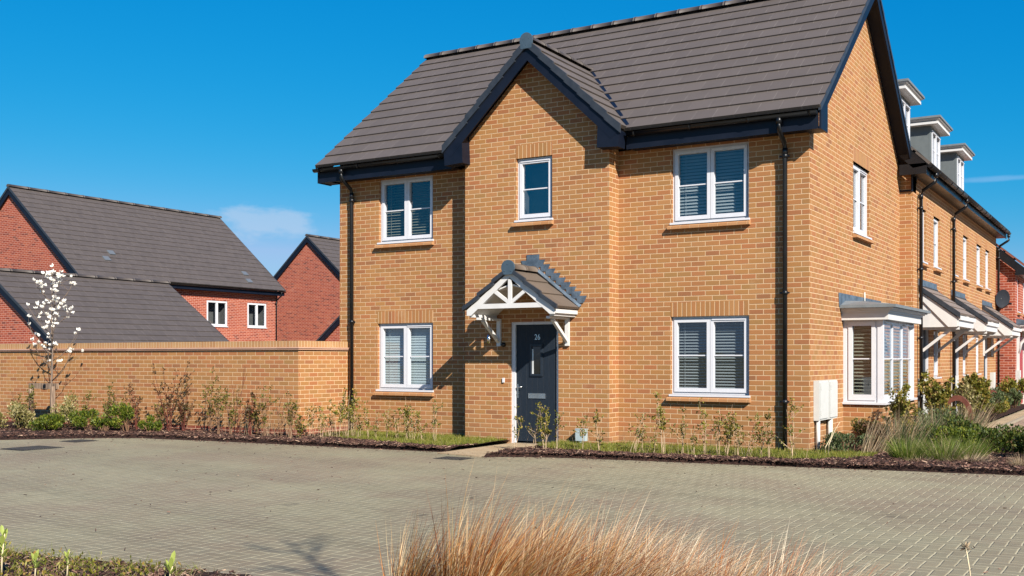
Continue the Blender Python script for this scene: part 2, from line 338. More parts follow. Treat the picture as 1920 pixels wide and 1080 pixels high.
# ---------------------------------------------------------------- mesh helpers
WLOC = {}
class MB:
    def __init__(s): s.v = []; s.f = []; s.T = None; s.sm = []
    def tr(s, o, u, n):   # local (a, b, c) = along wall, outward, up
        s.T = (Vector(o), Vector(u), Vector(n)); return s
    def P(s, p):
        if s.T is None: return tuple(p)
        o, u, n = s.T; q = o+u*p[0]+n*p[1]; return (q.x, q.y, q.z+p[2])
    def poly(s, pts, smooth=False):
        b = len(s.v); s.v += [s.P(p) for p in pts]; s.f.append(tuple(range(b, b+len(pts)))); s.sm.append(smooth)
    def box(s, x0, x1, y0, y1, z0, z1):
        if x0 > x1: x0, x1 = x1, x0
        if y0 > y1: y0, y1 = y1, y0
        if z0 > z1: z0, z1 = z1, z0
        b = len(s.v)
        s.v += [s.P(p) for p in ((x0, y0, z0), (x1, y0, z0), (x1, y1, z0), (x0, y1, z0), (x0, y0, z1), (x1, y0, z1), (x1, y1, z1), (x0, y1, z1))]
        for f in ((0, 3, 2, 1), (4, 5, 6, 7), (0, 1, 5, 4), (1, 2, 6, 5), (2, 3, 7, 6), (3, 0, 4, 7)): s.f.append(tuple(b+i for i in f)); s.sm.append(False)
        return s
    def prism(s, prof, axis, a0, a1):
        """profile of 2D points extruded along axis 0/1/2 between a0 and a1 (untransformed order kept)"""
        def mk(p, a):
            if axis == 0: return (a, p[0], p[1])
            if axis == 1: return (p[0], a, p[1])
            return (p[0], p[1], a)
        n = len(prof); b = len(s.v)
        s.v += [s.P(mk(p, a0)) for p in prof]+[s.P(mk(p, a1)) for p in prof]
        s.f.append(tuple(b+i for i in range(n))); s.f.append(tuple(b+n+i for i in reversed(range(n)))); s.sm += [False]*2
        for i in range(n):
            k = (i+1) % n; s.f.append((b+i, b+n+i, b+n+k, b+k)); s.sm.append(False)
        return s
    def beam(s, p0, p1, w, h, up=(0, 0, 1)):
        p0 = Vector(s.P(p0)); p1 = Vector(s.P(p1)); d = (p1-p0).normalized(); up = Vector(up)
        x = d.cross(up)
        if x.length < 1e-4: x = d.cross(Vector((1, 0, 0)))
        x.normalize(); z = x.cross(d).normalized(); b = len(s.v)
        for q in (p0, p1):
            for a, c in ((-1, -1), (1, -1), (1, 1), (-1, 1)):
                t = q+x*(a*w/2)+z*(c*h/2); s.v.append((t.x, t.y, t.z))
        for f in ((0, 1, 2, 3), (7, 6, 5, 4), (0, 4, 5, 1), (1, 5, 6, 2), (2, 6, 7, 3), (3, 7, 4, 0)): s.f.append(tuple(b+i for i in f)); s.sm.append(False)
        return s
    def tube(s, pts, r, n=8, cap=True):
        pts = [Vector(s.P(p)) for p in pts]; m = len(pts); rs = r if isinstance(r, (list, tuple)) else [r]*m
        b = len(s.v); ref = Vector((0, 0, 1))
        for i, p in enumerate(pts):
            d = (pts[min(i+1, m-1)]-pts[max(i-1, 0)]).normalized()
            x = d.cross(ref)
            if x.length < .15: x = d.cross(Vector((1, 0, 0)))
            x.normalize(); y = d.cross(x)
            for k in range(n):
                a = 2*math.pi*k/n; q = p+(x*math.cos(a)+y*math.sin(a))*rs[i]; s.v.append((q.x, q.y, q.z))
        for i in range(m-1):
            for k in range(n):
                k2 = (k+1) % n; s.f.append((b+i*n+k, b+i*n+k2, b+(i+1)*n+k2, b+(i+1)*n+k)); s.sm.append(n > 4)
        if cap:
            s.f.append(tuple(b+k for k in reversed(range(n)))); s.f.append(tuple(b+(m-1)*n+k for k in range(n))); s.sm += [False]*2
        return s
    def quadleaf(s, c, d, nrm, L_, W_):
        c = Vector(c); d = Vector(d).normalized(); x = d.cross(Vector(nrm))
        if x.length < 1e-3: x = Vector((1, 0, 0))
        x.normalize(); b = len(s.v)
        for q in (c, c+d*L_*.5+x*W_*.5, c+d*L_, c+d*L_*.5-x*W_*.5): s.v.append((q.x, q.y, q.z))
        s.f.append((b, b+1, b+2, b+3)); s.sm.append(False)
    def blade(s, p, d, bend, L_, W_, seg=3, side=None):
        p = Vector(p); d = Vector(d).normalized(); bend = Vector(bend)
        x = side or d.cross(Vector((random.uniform(-1, 1), random.uniform(-1, 1), .01)))
        x = Vector(x); x.normalize(); b = len(s.v); q = p.copy(); dd = d.copy()
        for i in range(seg+1):
            w_ = W_*(1-i/(seg+.15))*.5
            if i == seg: s.v.append(tuple(q))
            else: s.v.append(tuple(q-x*w_)); s.v.append(tuple(q+x*w_))
            q = q+dd*(L_/seg); dd = (dd+bend/seg).normalized()
        for i in range(seg-1): s.f.append((b+2*i, b+2*i+1, b+2*i+3, b+2*i+2)); s.sm.append(True)
        s.f.append((b+2*(seg-1), b+2*seg-1, b+2*seg)); s.sm.append(True)
    def build(s, name, mat, parent=None, label=None):
        me = bpy.data.meshes.new(name); off = WLOC.get(parent, (0, 0, 0)) if parent else (0, 0, 0)
        vv = [(x-off[0], y-off[1], z-off[2]) for x, y, z in s.v] if any(off) else s.v
        me.from_pydata(vv, [], s.f); me.validate()
        if any(s.sm) and len(me.polygons) == len(s.sm): me.polygons.foreach_set('use_smooth', s.sm)
        me.materials.append(mat); o = bpy.data.objects.new(name, me); COL.objects.link(o)
        if parent: o.parent = parent; WLOC[o] = off
        if label: o['label'] = label
        return o
def thing(name, label, cat, loc=(0, 0, 0), group=None):
    o = bpy.data.objects.new(name, None); COL.objects.link(o); o.location = loc; o.empty_display_size = .2
    o['label'] = label; o['category'] = cat; WLOC[o] = tuple(loc)
    if group: o['group'] = group
    return o
def tag(o, label, cat, group=None):
    o['label'] = label; o['category'] = cat
    if group: o['group'] = group
    return o
def kind(o, k, label=None):
    o['kind'] = k
    if label: o['label'] = label
    return o

def wall(mb, u0, u1, z0, z1, holes=(), rev=.08, n0=0.0):
    """wall face in the builder's frame with real openings and reveals; holes (u0,u1,z0,z1)"""
    us = sorted({u0, u1, *[h[0] for h in holes], *[h[1] for h in holes]}); zs = sorted({z0, z1, *[h[2] for h in holes], *[h[3] for h in holes]})
    us = [u for u in us if u0 <= u <= u1]; zs = [z for z in zs if z0 <= z <= z1]
    for i in range(len(us)-1):
        for j in range(len(zs)-1):
            cu = (us[i]+us[i+1])/2; cz = (zs[j]+zs[j+1])/2
            if any(h[0] < cu < h[1] and h[2] < cz < h[3] for h in holes): continue
            mb.poly([(us[i], n0, zs[j]), (us[i+1], n0, zs[j]), (us[i+1], n0, zs[j+1]), (us[i], n0, zs[j+1])])
    for a, b, c, d in holes:
        m = n0-rev
        mb.poly([(a, n0, c), (a, m, c), (a, m, d), (a, n0, d)]); mb.poly([(b, n0, c), (b, n0, d), (b, m, d), (b, m, c)])
        mb.poly([(a, n0, c), (b, n0, c), (b, m, c), (a, m, c)]); mb.poly([(a, n0, d), (a, m, d), (b, m, d), (b, n0, d)])

def frect(mb, a, b, c, d, w_, n0, n1, wb=None):
    wb = wb or w_
    mb.box(a, a+w_, n0, n1, c, d); mb.box(b-w_, b, n0, n1, c, d); mb.box(a+w_, b-w_, n0, n1, c, c+wb); mb.box(a+w_, b-w_, n0, n1, d-w_, d)

def window(parent, o, u, n, a, b, c, d, lights=2, blind=None, sill=True, set_=.055, glass=None, bar=.5, label=None, room=.5, tilesill=True, vents=(), slim=False, bmat=None):
    """casement window filling opening a..b, c..d in frame (o,u,n): frame part with glass, blind and sill sub-parts"""
    F = MB().tr(o, u, n); s0 = -set_-.06; s1 = -set_
    fw = .035 if not slim else .03
    frect(F, a, b, c, d, fw, s0, s1)
    lw = (b-a-2*fw)/lights; G = MB().tr(o, u, n); sw = .052 if not slim else .04
    for i in range(lights):
        x0 = a+fw+i*lw+.003; x1 = a+fw+(i+1)*lw-.003
        frect(F, x0, x1, c+fw+.002, d-fw-.002, sw, s0+.005, s1+.014, .062)
        if bar:
            z = c+(d-c)*bar; F.box(x0+sw-.002, x1-sw+.002, s0+.032, s0+.05, z-.009, z+.009)
        G.poly([(x0+sw-.004, s0+.03, c+fw+.05), (x1-sw+.004, s0+.03, c+fw+.05), (x1-sw+.004, s0+.03, d-fw-sw+.004), (x0+sw-.004, s0+.03, d-fw-sw+.004)])
    for i in vents:
        x0 = a+fw+i*lw+.03; F.box(x0, x0+lw-.06, s1+.014, s1+.026, d-fw-.028, d-fw-.010)
    if sill: F.box(a-.02, b+.02, s0, .035, c-.03, c+.0)
    fr = F.build('window', m_upvc, parent, label)
    G.build('glass', glass or m_glass, fr)
    if sill and tilesill:
        S = MB().tr(o, u, n); S.poly([(a-.05, 0, c-.03), (b+.03, 0, c-.03), (b+.03, .078, c-.062), (a-.05, .078, c-.062)])
        S.poly([(a-.05, .078, c-.062), (b+.03, .078, c-.062), (b+.03, .078, c-.10), (a-.05, .078, c-.10)])
        S.poly([(a-.05, .078, c-.10), (b+.03, .078, c-.10), (b+.03, 0, c-.105), (a-.05, 0, c-.105)])
        for e in (a-.05, b+.03): S.poly([(e, 0, c-.03), (e, .078, c-.062), (e, .078, c-.10), (e, 0, c-.105)])
        S.build('sill', m_sill, fr)
    if blind is not None:
        tilt, pitch, depth = blind; B = MB().tr(o, u, n); z = d-.08; yb = s0-depth
        dx = math.cos(R(tilt))*.025; dz = math.sin(R(tilt))*.025
        B.box(a+.03, b-.03, yb-.02, yb+.02, d-.06, d-.03)
        while z > c+.06:
            zz = z
            B.poly([(a+.035, yb-dx, zz+dz), (b-.035, yb-dx, zz+dz), (b-.035, yb+dx, zz-dz), (a+.035, yb+dx, zz-dz)])
            z -= pitch
        for t in (.14, .5, .86):
            x = a+(b-a)*t; B.box(x-.003, x+.003, yb+.027, yb+.029, c+.05, d-.05)
        B.build('blind', bmat or m_blind, fr)
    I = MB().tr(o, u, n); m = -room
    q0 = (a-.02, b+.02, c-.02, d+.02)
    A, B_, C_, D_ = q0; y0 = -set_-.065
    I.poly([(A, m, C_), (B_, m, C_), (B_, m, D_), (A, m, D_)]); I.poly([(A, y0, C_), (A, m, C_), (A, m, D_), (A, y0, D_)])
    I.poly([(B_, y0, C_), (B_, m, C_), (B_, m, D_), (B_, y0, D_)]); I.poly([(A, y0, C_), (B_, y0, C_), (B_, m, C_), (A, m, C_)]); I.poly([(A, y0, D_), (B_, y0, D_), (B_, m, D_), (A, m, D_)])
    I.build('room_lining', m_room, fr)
    return fr

def sawroof(mb, e, r, a0, a1, axis, courses, t=.03, lip=.026, clip=None):
    """stepped tile courses. e=(h,z) eave, r=(h,z) ridge in the plane across; extruded along axis between a0(t) and a1(t) given as functions of fraction"""
    e = Vector((e[0], e[1])); r = Vector((r[0], r[1])); d = (r-e); nrm = Vector((-d.y, d.x)).normalized()
    if nrm.y < 0: nrm = -nrm
    for i in range(courses):
        f0 = i/courses; f1 = min(1.0, (i+1)/courses+.015)
        p0 = e+d*f0; p1 = e+d*f1
        q = [p0, p0+nrm*(t+lip), p1+nrm*t, p1]
        A0, A1 = (a0(f0), a1(f0)), (a0(f1), a1(f1))
        def mk(p, a): return (a, p.x, p.y) if axis == 0 else (p.x, a, p.y)
        b = len(mb.v)
        fr = (0, 0, 1, 1)
        for side in (0, 1):
            for k in range(4):
                A = A0 if fr[k] == 0 else A1
                if k == 1: A = A0
                mb.v.append(mb.P(mk(q[k], A[side])))
        for f in ((0, 1, 2, 3), (7, 6, 5, 4), (0, 4, 5, 1), (1, 5, 6, 2), (2, 6, 7, 3), (3, 7, 4, 0)): mb.f.append(tuple(b+i for i in f)); mb.sm.append(False)

def ridge(mb, p0, p1, r=.11, seg=.45, n=8):
    p0 = Vector(p0); p1 = Vector(p1); Ln = (p1-p0).length; k = max(1, round(Ln/seg)); d = (p1-p0)/k
    x = d.cross(Vector((0, 0, 1))).normalized()
    for i in range(k):
        a = p0+d*i; bb = p0+d*(i+1)
        for rr, s0, s1 in ((r, 0.0, 1.0), (r+.008, .94, 1.04)):
            b = len(mb.v)
            for q in (a+d*s0, a+d*s1):
                for j in range(n+1):
                    t = math.pi*j/n; w_ = q+x*math.cos(t)*rr+Vector((0, 0, 1))*(math.sin(t)*rr*.85-.03); mb.v.append(tuple(w_))
            for j in range(n): mb.f.append((b+j, b+j+1, b+n+2+j, b+n+1+j)); mb.sm.append(True)
            mb.f.append(tuple(b+j for j in range(n+1))); mb.f.append(tuple(b+n+1+j for j in reversed(range(n+1)))); mb.sm += [False]*2
def gutter(mb, p0, p1, r=.058, drop=0, n=8, every=.9):
    """half-round gutter with brackets, p0->p1 horizontal"""
    p0 = Vector(p0); p1 = Vector(p1); d = (p1-p0).normalized(); x = d.cross(Vector((0, 0, 1))).normalized(); L_ = (p1-p0).length
    def half(q0, q1, r0, r1):
        b = len(mb.v)
        for q in (q0, q1):
            for rr in (r0, r1):
                for j in range(n+1):
                    t = math.pi+math.pi*j/n; w_ = q+x*math.cos(t)*rr+Vector((0, 0, 1))*math.sin(t)*rr; mb.v.append(tuple(w_))
        m = n+1
        for j in range(n):
            mb.f.append((b+j, b+2*m+j, b+2*m+j+1, b+j+1)); mb.f.append((b+m+j, b+m+j+1, b+3*m+j+1, b+3*m+j)); mb.sm += [True]*2
            mb.f.append((b+j, b+j+1, b+m+j+1, b+m+j)); mb.f.append((b+2*m+j, b+3*m+j, b+3*m+j+1, b+2*m+j+1)); mb.sm += [False]*2
        for j in (0, n): mb.f.append((b+j, b+m+j, b+3*m+j, b+2*m+j)); mb.sm.append(False)
    half(p0, p1, r-.004, r)
    for e in (p0, p1):
        b = len(mb.v); mb.v += [tuple(e+x*math.cos(math.pi+math.pi*j/n)*r+Vector((0, 0, 1))*math.sin(math.pi+math.pi*j/n)*r) for j in range(n+1)]
        mb.f.append(tuple(range(b, b+n+1))); mb.sm.append(False)
    k = int(L_/every)
    for i in range(k+1):
        q = p0+d*(.12+i*every)
        if (q-p0).length < L_-.05: half(q-d*.018, q+d*.018, r, r+.009)
def downpipe(parent, top, wallpt, zb, nrm, r=.034, clips=(4.0, 2.1, .5), label=None):
    """top=(x,y,z) under the gutter, swan neck to wall line, down to zb; nrm outward"""
    t = Vector(top); wpt = Vector(wallpt); n = Vector(nrm); M = MB()
    pts = [t, t-Vector((0, 0, .16))]
    q = Vector((wpt.x, wpt.y, wpt.z)); pts += [pts[-1]+(q-pts[-1])*.12+Vector((0, 0, -.01)), q+(pts[-1]-q)*.12, q-Vector((0, 0, .06)), Vector((q.x, q.y, zb))]
    M.tube(pts, r, 12)
    M.tube([t, t-Vector((0, 0, .09))], r+.008, 12); M.tube([q-Vector((0, 0, .05)), q-Vector((0, 0, .14))], r+.007, 12)
    for z in clips: M.tube([Vector((q.x, q.y, z-.03)), Vector((q.x, q.y, z+.03))], r+.007, 12)
    o = M.build('downpipe', m_black, parent, label)
    sd = n.cross(Vector((0, 0, 1)))
    for z in clips:
        B = MB(); c_ = Vector((q.x, q.y, z)); B.beam(c_-n*.0, c_-n*.085, .05, .03); B.beam(c_+sd*.02-n*.02, c_+sd*.085-n*.02, .022, .022); B.beam(c_-sd*.02-n*.02, c_-sd*.06-n*.02, .022, .022)
        B.build('pipe_clip', m_black, o)
    return o

# ================================================================ MAIN HOUSE
house = thing('detached_house', 'two-storey buff brick house with grey tiled roof, central gable and dark front door', 'house', (-4.35, 3.1, 0))
FO = ((0, 0, 0), (1, 0, 0), (0, -1, 0)); BO = ((0, -.34, 0), (1, 0, 0), (0, -1, 0)); SO = ((0, 0, 0), (0, 1, 0), (1, 0, 0))
HL, HD = -8.705, 6.33
ES, EZ, RZ = -.36, 4.85, 7.66; SL = (RZ-EZ)/(HD/2-ES)
UL = (-7.79, -6.60, 3.44, 4.575); UR = (-2.12, -.90, 3.43, 4.57); LR = (-2.135, -.895, .80, 1.99); LL = (-7.82, -6.60, .79, 1.98)
BW = (-4.70, -4.03, 3.60, 4.61); DR = (-4.805, -3.917, -.06, 1.945); SW = (2.60, 3.80, 3.44, 4.60)
m = MB().tr(*FO); wall(m, HL, -5.70, -.3, 4.62, [UL, LL]); wall(m, -3.02, 0, -.3, 4.62, [UR, LR])
m.tr(*BO); wall(m, -5.70, -3.02, -.3, 4.65, [BW, DR], rev=.10)
m.poly([(-5.70, 0, 4.65), (-3.02, 0, 4.65), (-3.02, 0, 4.98), (-4.36, 0, 6.26), (-5.70, 0, 4.98)])
m.tr((-3.02, 0, 0), (0, 1, 0), (1, 0, 0)); wall(m, -.34, 0, -.3, 4.98)
m.tr((-5.70, 0, 0), (0, 1, 0), (-1, 0, 0)); wall(m, -.34, 0, -.3, 4.98)
m.tr(*SO); wall(m, 0, HD, -.3, 4.65, [SW, (1.98, 4.40, .68, 1.93)], rev=.1)
m.poly([(0, 0, 4.65), (HD, 0, 4.65), (HD, 0, 5.05), (HD/2, 0, 7.55), (0, 0, 5.05)])
m.tr((HL, 0, 0), (0, 1, 0), (-1, 0, 0)); wall(m, 0, HD, -.3, 4.65); m.poly([(0, 0, 4.65), (HD, 0, 4.65), (HD, 0, 5.05), (HD/2, 0, 7.55), (0, 0, 5.05)])
m.tr((0, HD, 0), (1, 0, 0), (0, 1, 0)); wall(m, HL, 0, -.3, 4.65)
m.build('wall', m_buff, house)
for fr_, h in ((FO, LL), (FO, LR), (BO, BW), (SO, SW)):
    m = MB().tr(*fr_); m.box(h[0]-.004, h[1]+.004, -.07, .003, h[3], h[3]+.215); m.build('brick_lintel', m_soldier, house)

window(house, *FO, *UL, blind=(30, .050, .06), vents=(1,), bmat=m_blindo, label='upper left window with open white blind')
window(house, *FO, *UR, blind=(56, .050, .07), vents=(1,), glass=m_glass, label='upper right window with half closed blind')
window(house, *FO, *LR, blind=(34, .0455, .06), vents=(1,), label='ground floor right window with striped blind')
window(house, *FO, *LL, blind=(72, .048, .05), vents=(1,), bmat=m_blindw, label='ground floor left window with closed pale blind')
window(house, *BO, *BW, lights=1, vents=(0,), glass=m_glass_blue, label='small single window under the front gable')
window(house, *SO, *SW, blind=None, vents=(1,), label='window high on the side wall')

# main roof
m = MB(); XL, XR = HL-.26, .25
e = (ES, EZ); r = (HD/2, RZ)
k1 = (ES+(HD/2-ES)*2/13, EZ+(RZ-EZ)*2/13)
sawroof(m, e, r, lambda f: XL, lambda f: -5.86, 0, 13); sawroof(m, e, r, lambda f: -2.86, lambda f: XR, 0, 13)
sawroof(m, k1, r, lambda f: -5.86, lambda f: -2.86, 0, 11)
k0 = (ES+(HD/2-ES)/13, EZ+(RZ-EZ)/13)
for xa, xb in ((-5.86, -5.45), (-3.27, -2.86)): sawroof(m, k0, (ES+(HD/2-ES)*2.2/13, EZ+(RZ-EZ)*2.2/13), lambda f: xa, lambda f: xb, 0, 1)
sawroof(m, (HD-ES, EZ), r, lambda f: XL, lambda f: XR, 0, 13)
roof = m.build('roof', m_roofX, house)
m = MB(); ridge(m, (XL-.02, HD/2, RZ+.06), (XR+.02, HD/2, RZ+.06), .115)
m.build('ridge_tiles', m_ridge, roof)
m = MB(); m.tube([(-2.62, 3.55, 7.4), (-2.62, 3.55, 7.74), (-2.62, 3.55, 7.80), (-2.62, 3.55, 7.84)], [.13, .13, .10, .03], 12)
m.build('roof_vent', m_black, roof)
# gabled front roof
GX, GH, GZ, GE = -4.36, 1.62, 6.42, 4.87
def valley(z): return (z-EZ)/SL+ES+.14
for s in (-1, 1):
    m = MB(); sawroof(m, (GX+s*GH, GE), (GX, GZ), lambda f: -.56, lambda f: valley(GE+(GZ-GE)*f+.05), 1, 7)
    m.build('gable_roof', m_roofY, house)
m = MB(); ridge(m, (GX, -.57, GZ+.05), (GX, 1.66, GZ+.05), .10); m.build('gable_ridge', m_ridge, roof)
m = MB()
for s in (-1, 1):
    pts = [(GX+s*(GH+.02)*(1-t), valley(GE+(GZ-GE)*t)-.11, GE+(GZ-GE)*t+.075) for t in (0, .25, .5, .75, 1)]
    for a, b in zip(pts, pts[1:]): m.beam(a, b, .055, .02, (0, -.6, .8))
m.build('valley_lead', m_black, roof)
m = MB(); c0 = Vector((GX, -.60, GZ+.0))
prof = [(GX+math.cos(a)*.115, GZ+.02+math.sin(a)*.115) for a in [math.pi*k/12 for k in range(13)]]+[(GX-.10, GZ-.12), (GX+.10, GZ-.12)]
m.prism(prof, 1, -.615, -.585)
for dx, dz in ((-.05, .03), (.05, .03), (0, -.06)): m.box(GX+dx-.006, GX+dx+.006, -.618, -.612, GZ+dz-.006, GZ+dz+.006)
m.build('ridge_end_cap', m_cap, house)
# stepped dry verge units and bargeboards of the front gable
m = MB(); m2 = MB(); gs = (GZ-GE)/GH
for s in (-1, 1):
    for k in range(7):
        f0, f1 = k/7, (k+1)/7+.01; x0, x1 = GX+s*GH*(1-f0)+s*.02, GX+s*GH*(1-f1); z0, z1 = GE+(GZ-GE)*f0, GE+(GZ-GE)*f1
        m.prism([(x0, z0+.055), (x1, z1+.035), (x1, z1-.09), (x0, z0-.085)], 1, -.600-.002*k, -.556)
    x0, x1 = GX+s*(GH-.02), GX
    m2.prism([(x0, GE-.06), (x1, GZ-.05), (x1, GZ-.30), (x0-s*.12, GE-.16)], 1, -.575, -.552)
    m2.prism([(x0+s*.02, GE-.05), (x0-s*.34, GE+.28), (x0-s*.36, 4.60), (x0+s*.0, 4.58)], 1, -.572, -.33)
m.build('verge_trim', m_verge, house); m2.build('gable_bargeboard', m_navy, house)
m = MB()
for s in (-1, 1): m.prism([(GX+s*(GH-.1), GE-.04), (GX, GZ-.04), (GX, GZ-.075), (GX+s*(GH-.1), GE-.075)], 1, -.552, -.30)
m.build('gable_soffit', m_navy, house)
# fascia, soffit, gutter
for a, b, y0_, y1_, y2_ in ((XL+.04, -5.98, -.315, -.295, .0), (-2.74, XR-.04, -.315, -.295, .0), (XL+.04, XR-.04, HD+.315, HD+.295, HD)):
    m = MB(); m.box(a, b, y0_, y1_, 4.575, EZ-.015); m.box(a, b, y1_, y2_, 4.60, 4.615); m.build('fascia', m_navy, house)
m = MB(); gutter(m, (XL-.03, -.378, 4.815), (-6.02, -.378, 4.815)); m.build('gutter', m_black, house)
m = MB(); gutter(m, (-2.70, -.378, 4.815), (XR-.04, -.378, 4.815)); m.build('gutter', m_black, house)
m = MB(); gutter(m, (XL, HD+.378, 4.815), (XR, HD+.378, 4.815)); m.build('gutter', m_black, house)
# side bargeboards with box ends
for X0, X1, lab in ((XR-.03, XR, 1), (XL, XL+.03, 0)):
    m = MB()
    for s in (0, 1):
        y = lambda v: v if not s else HD-v
        m.prism([(y(-.30), EZ+.035), (y(HD/2), RZ-.005), (y(HD/2), RZ-.24), (y(-.10), EZ+.05), (y(.02), 4.575), (y(-.30), 4.575)] if 0 else
                [(y(-.32), EZ+.02), (y(HD/2), RZ-.005), (y(HD/2), RZ-.22), (y(.04), EZ+.12), (y(.04), 4.57), (y(-.32), 4.57)], 0, X0, X1)
    m.build('bargeboard', m_navy, house)
    m = MB(); q0, q1 = (0.0, XR-.03) if lab else (XL+.03, HL)
    for s in (0, 1):
        y = lambda v: v if not s else HD-v
        m.prism([(y(-.28), EZ-.02), (y(HD/2), RZ-.06), (y(HD/2), RZ-.09), (y(-.28), EZ-.05)], 0, q0, q1)
        m.box(q0, q1, y(-.30), y(.03), 4.58, 4.60)
    m.build('verge_soffit', m_navy, house)
    m = MB(); xo = X1+.012 if lab else X0-.012
    for s in (0, 1):
        y = lambda v: v if not s else HD-v
        for k in range(13):
            f0, f1 = k/13, (k+1)/13+.004; y0 = ES+(HD/2-ES)*f0; y1 = ES+(HD/2-ES)*f1; z0 = EZ+(RZ-EZ)*f0; z1 = EZ+(RZ-EZ)*f1
            m.prism([(y(y0-.01), z0+.056), (y(y1), z1+.036), (y(y1), z1-.035), (y(y0), z0-.03)], 0, min(xo, X0+.002), max(xo, X0+.002)+.0015*(k % 3))
    m.build('verge_trim', m_verge, house)
downpipe(house, (-.335, -.378, 4.78), (-.335, -.075, 4.44), -.1, (0, -1, 0), clips=(4.28, 2.3, .72), label='right hand black downpipe')
downpipe(house, (-8.36, -.378, 4.78), (-8.36, -.075, 4.42), -.02, (0, -1, 0), clips=(4.24, 2.02, .58), label='left hand black downpipe')

# door
m = MB().tr(*BO); a, b, c_, d_ = DR
m.box(a+.0, a+.07, -.085, -.03, c_, d_); m.box(b-.045, b, -.085, -.03, c_, d_); m.box(a+.07, b-.045, -.085, -.03, d_-.045, d_)
dfr = m.build('door_frame', m_upvc, house)
m = MB().tr(*BO); m.box(a+.07, b-.045, -.10, -.062, c_+.06, d_-.045)
door = m.build('door', m_door, house, 'dark slate blue front door with narrow pane')
m = MB().tr(*BO); m.box(a+.06, b-.04, -.10, -.01, c_, c_+.035); m.build('threshold', m_metal, door)
m = MB().tr(*BO); frect(m, -4.47, -4.235, 1.06, 1.58, .028, -.062, -.042); frect(m, -4.455, -4.25, 1.075, 1.565, .018, -.062, -.036)
m.build('pane_surround', plain('door_moulding', (.014, .020, .030, 1), .4, .4, nz=.1), door)
m = MB().tr(*BO); m.poly([(-4.43, -.058, 1.10), (-4.275, -.058, 1.10), (-4.275, -.058, 1.54), (-4.43, -.058, 1.54)])
m.build('pane', plain('obscure_door_glass', (.006, .006, .006, 1), .08, .8, nz=.2), door)
m = MB().tr(*BO); m.box(-4.432, -4.405, -.058, -.050, 1.10, 1.50); m.build('pane_bevel', plain('leaded_bevel', (.45, .47, .48, 1), .2, .6, nz=.2), door)
m = MB().tr(*BO); frect(m, -4.505, -4.185, .700, .782, .014, -.062, -.050); m.box(-4.491, -4.199, -.062, -.055, .714, .768); m.build('letterbox', m_metal, door)
m = MB().tr(*BO); m.box(-4.715, -4.690, -.062, -.052, .70, .93); m.tube([(-4.70, -.05, .88), (-4.70, -.015, .88), (-4.68, -.01, .88), (-4.60, -.01, .885)], .009, 8); m.tube([(-4.702, -.055, .77), (-4.702, -.04, .77)], .014, 10)
m.build('handle', m_metal, door)
cu = bpy.data.curves.new('number', 'FONT'); cu.body = '26'; cu.size = .125; cu.extrude = .003; cu.align_x = 'CENTER'
to = bpy.data.objects.new('tmp', cu); COL.objects.link(to); bpy.context.view_layer.update()
me = bpy.data.meshes.new_from_object(to.evaluated_get(bpy.context.evaluated_depsgraph_get())); bpy.data.objects.remove(to)
me.transform(Matrix.Translation((-4.335+4.35, -.34+.062-.004-3.1, 1.655)) @ Matrix.Rotation(R(90), 4, 'X') @ Matrix.Diagonal((.88, 1, 1, 1)))
me.materials.clear(); me.materials.append(m_metal); no = bpy.data.objects.new('house_number', me); COL.objects.link(no); no.parent = door; no['label'] = 'metal number 26 on the door'
m = MB().tr(*BO); m.box(a-.02, b+.02, -.1, .02, -.12, -.06); m.build('door_step', m_kerb, house)
# small fittings beside the door
m = MB().tr(*BO); m.tube([(-5.19, .055, 1.60), (-5.19, .055, 1.74)], .035, 12); m.box(-5.21, -5.17, 0, .05, 1.64, 1.70); m.build('wall_light', m_metal, house)
m = MB().tr(*BO); m.tube([(-4.935, 0, 1.575), (-4.935, .03, 1.575), (-4.935, .05, 1.57)], [.038, .038, .02], 12); m.build('camera_dome', m_black, house)
m = MB().tr(*BO); m.box(-4.955, -4.92, 0, .025, .955, 1.03); m.build('doorbell', m_upvc, house)

# porch canopy
PX, PH, PF, PB, PE, PR = -4.38, .83, -1.10, -.345, 2.12, 2.74
porch_tiles = None
m = MB()
for s in (-1, 1): sawroof(m, (PX+s*PH, PE), (PX, PR), lambda f: PF, lambda f: PB, 1, 3, t=.022, lip=.022)
porch = m.build('porch_roof', m_porchtile, house, 'small tiled gable canopy over the front door')
m = MB(); ridge(m, (PX, PF-.01, PR+.03), (PX, PB, PR+.03), .115, .38); m.build('porch_ridge', m_porchtile, porch)
m = MB(); m.prism([(PX+math.cos(a)*.118, PR+.025+math.sin(a)*.118) for a in [math.pi*(k-1)/12 for k in range(15)]]+[(PX-.07, PR-.085), (PX+.07, PR-.085)][::1], 1, PF-.045, PF-.012)
for dx, dz in ((-.055, -.03), (.06, -.03), (0, .08)): m.tube([(PX+dx, PF-.052, PR+dz), (PX+dx, PF-.044, PR+dz)], .009, 8)
m.build('porch_end_cap', m_cap, porch)
m = MB()
for s in (-1, 1):
    for k in range(3):
        f0, f1 = k/3, (k+1)/3+.01
        x0, x1 = PX+s*(PH*(1-f0)+.025), PX+s*PH*(1-f1); z0, z1 = PE+(PR-PE)*f0, PE+(PR-PE)*f1
        m.prism([(x0, z0+.055), (x1, z1+.035), (x1, z1-.035), (x0, z0-.012)], 1, PF-.035-.004*k, PF+.01)
m.build('porch_verge', m_verge, porch)
m = MB(); ps = (PR-PE)/PH
def bar(x0, z0, x1, z1, w_, y0, y1): # bar in the XZ plane
    d = Vector((x1-x0, z1-z0)).normalized(); n_ = Vector((-d.y, d.x))*w_/2
    m.prism([(x0+n_.x, z0+n_.y), (x1+n_.x, z1+n_.y), (x1-n_.x, z1-n_.y), (x0-n_.x, z0-n_.y)], 1, y0, y1)
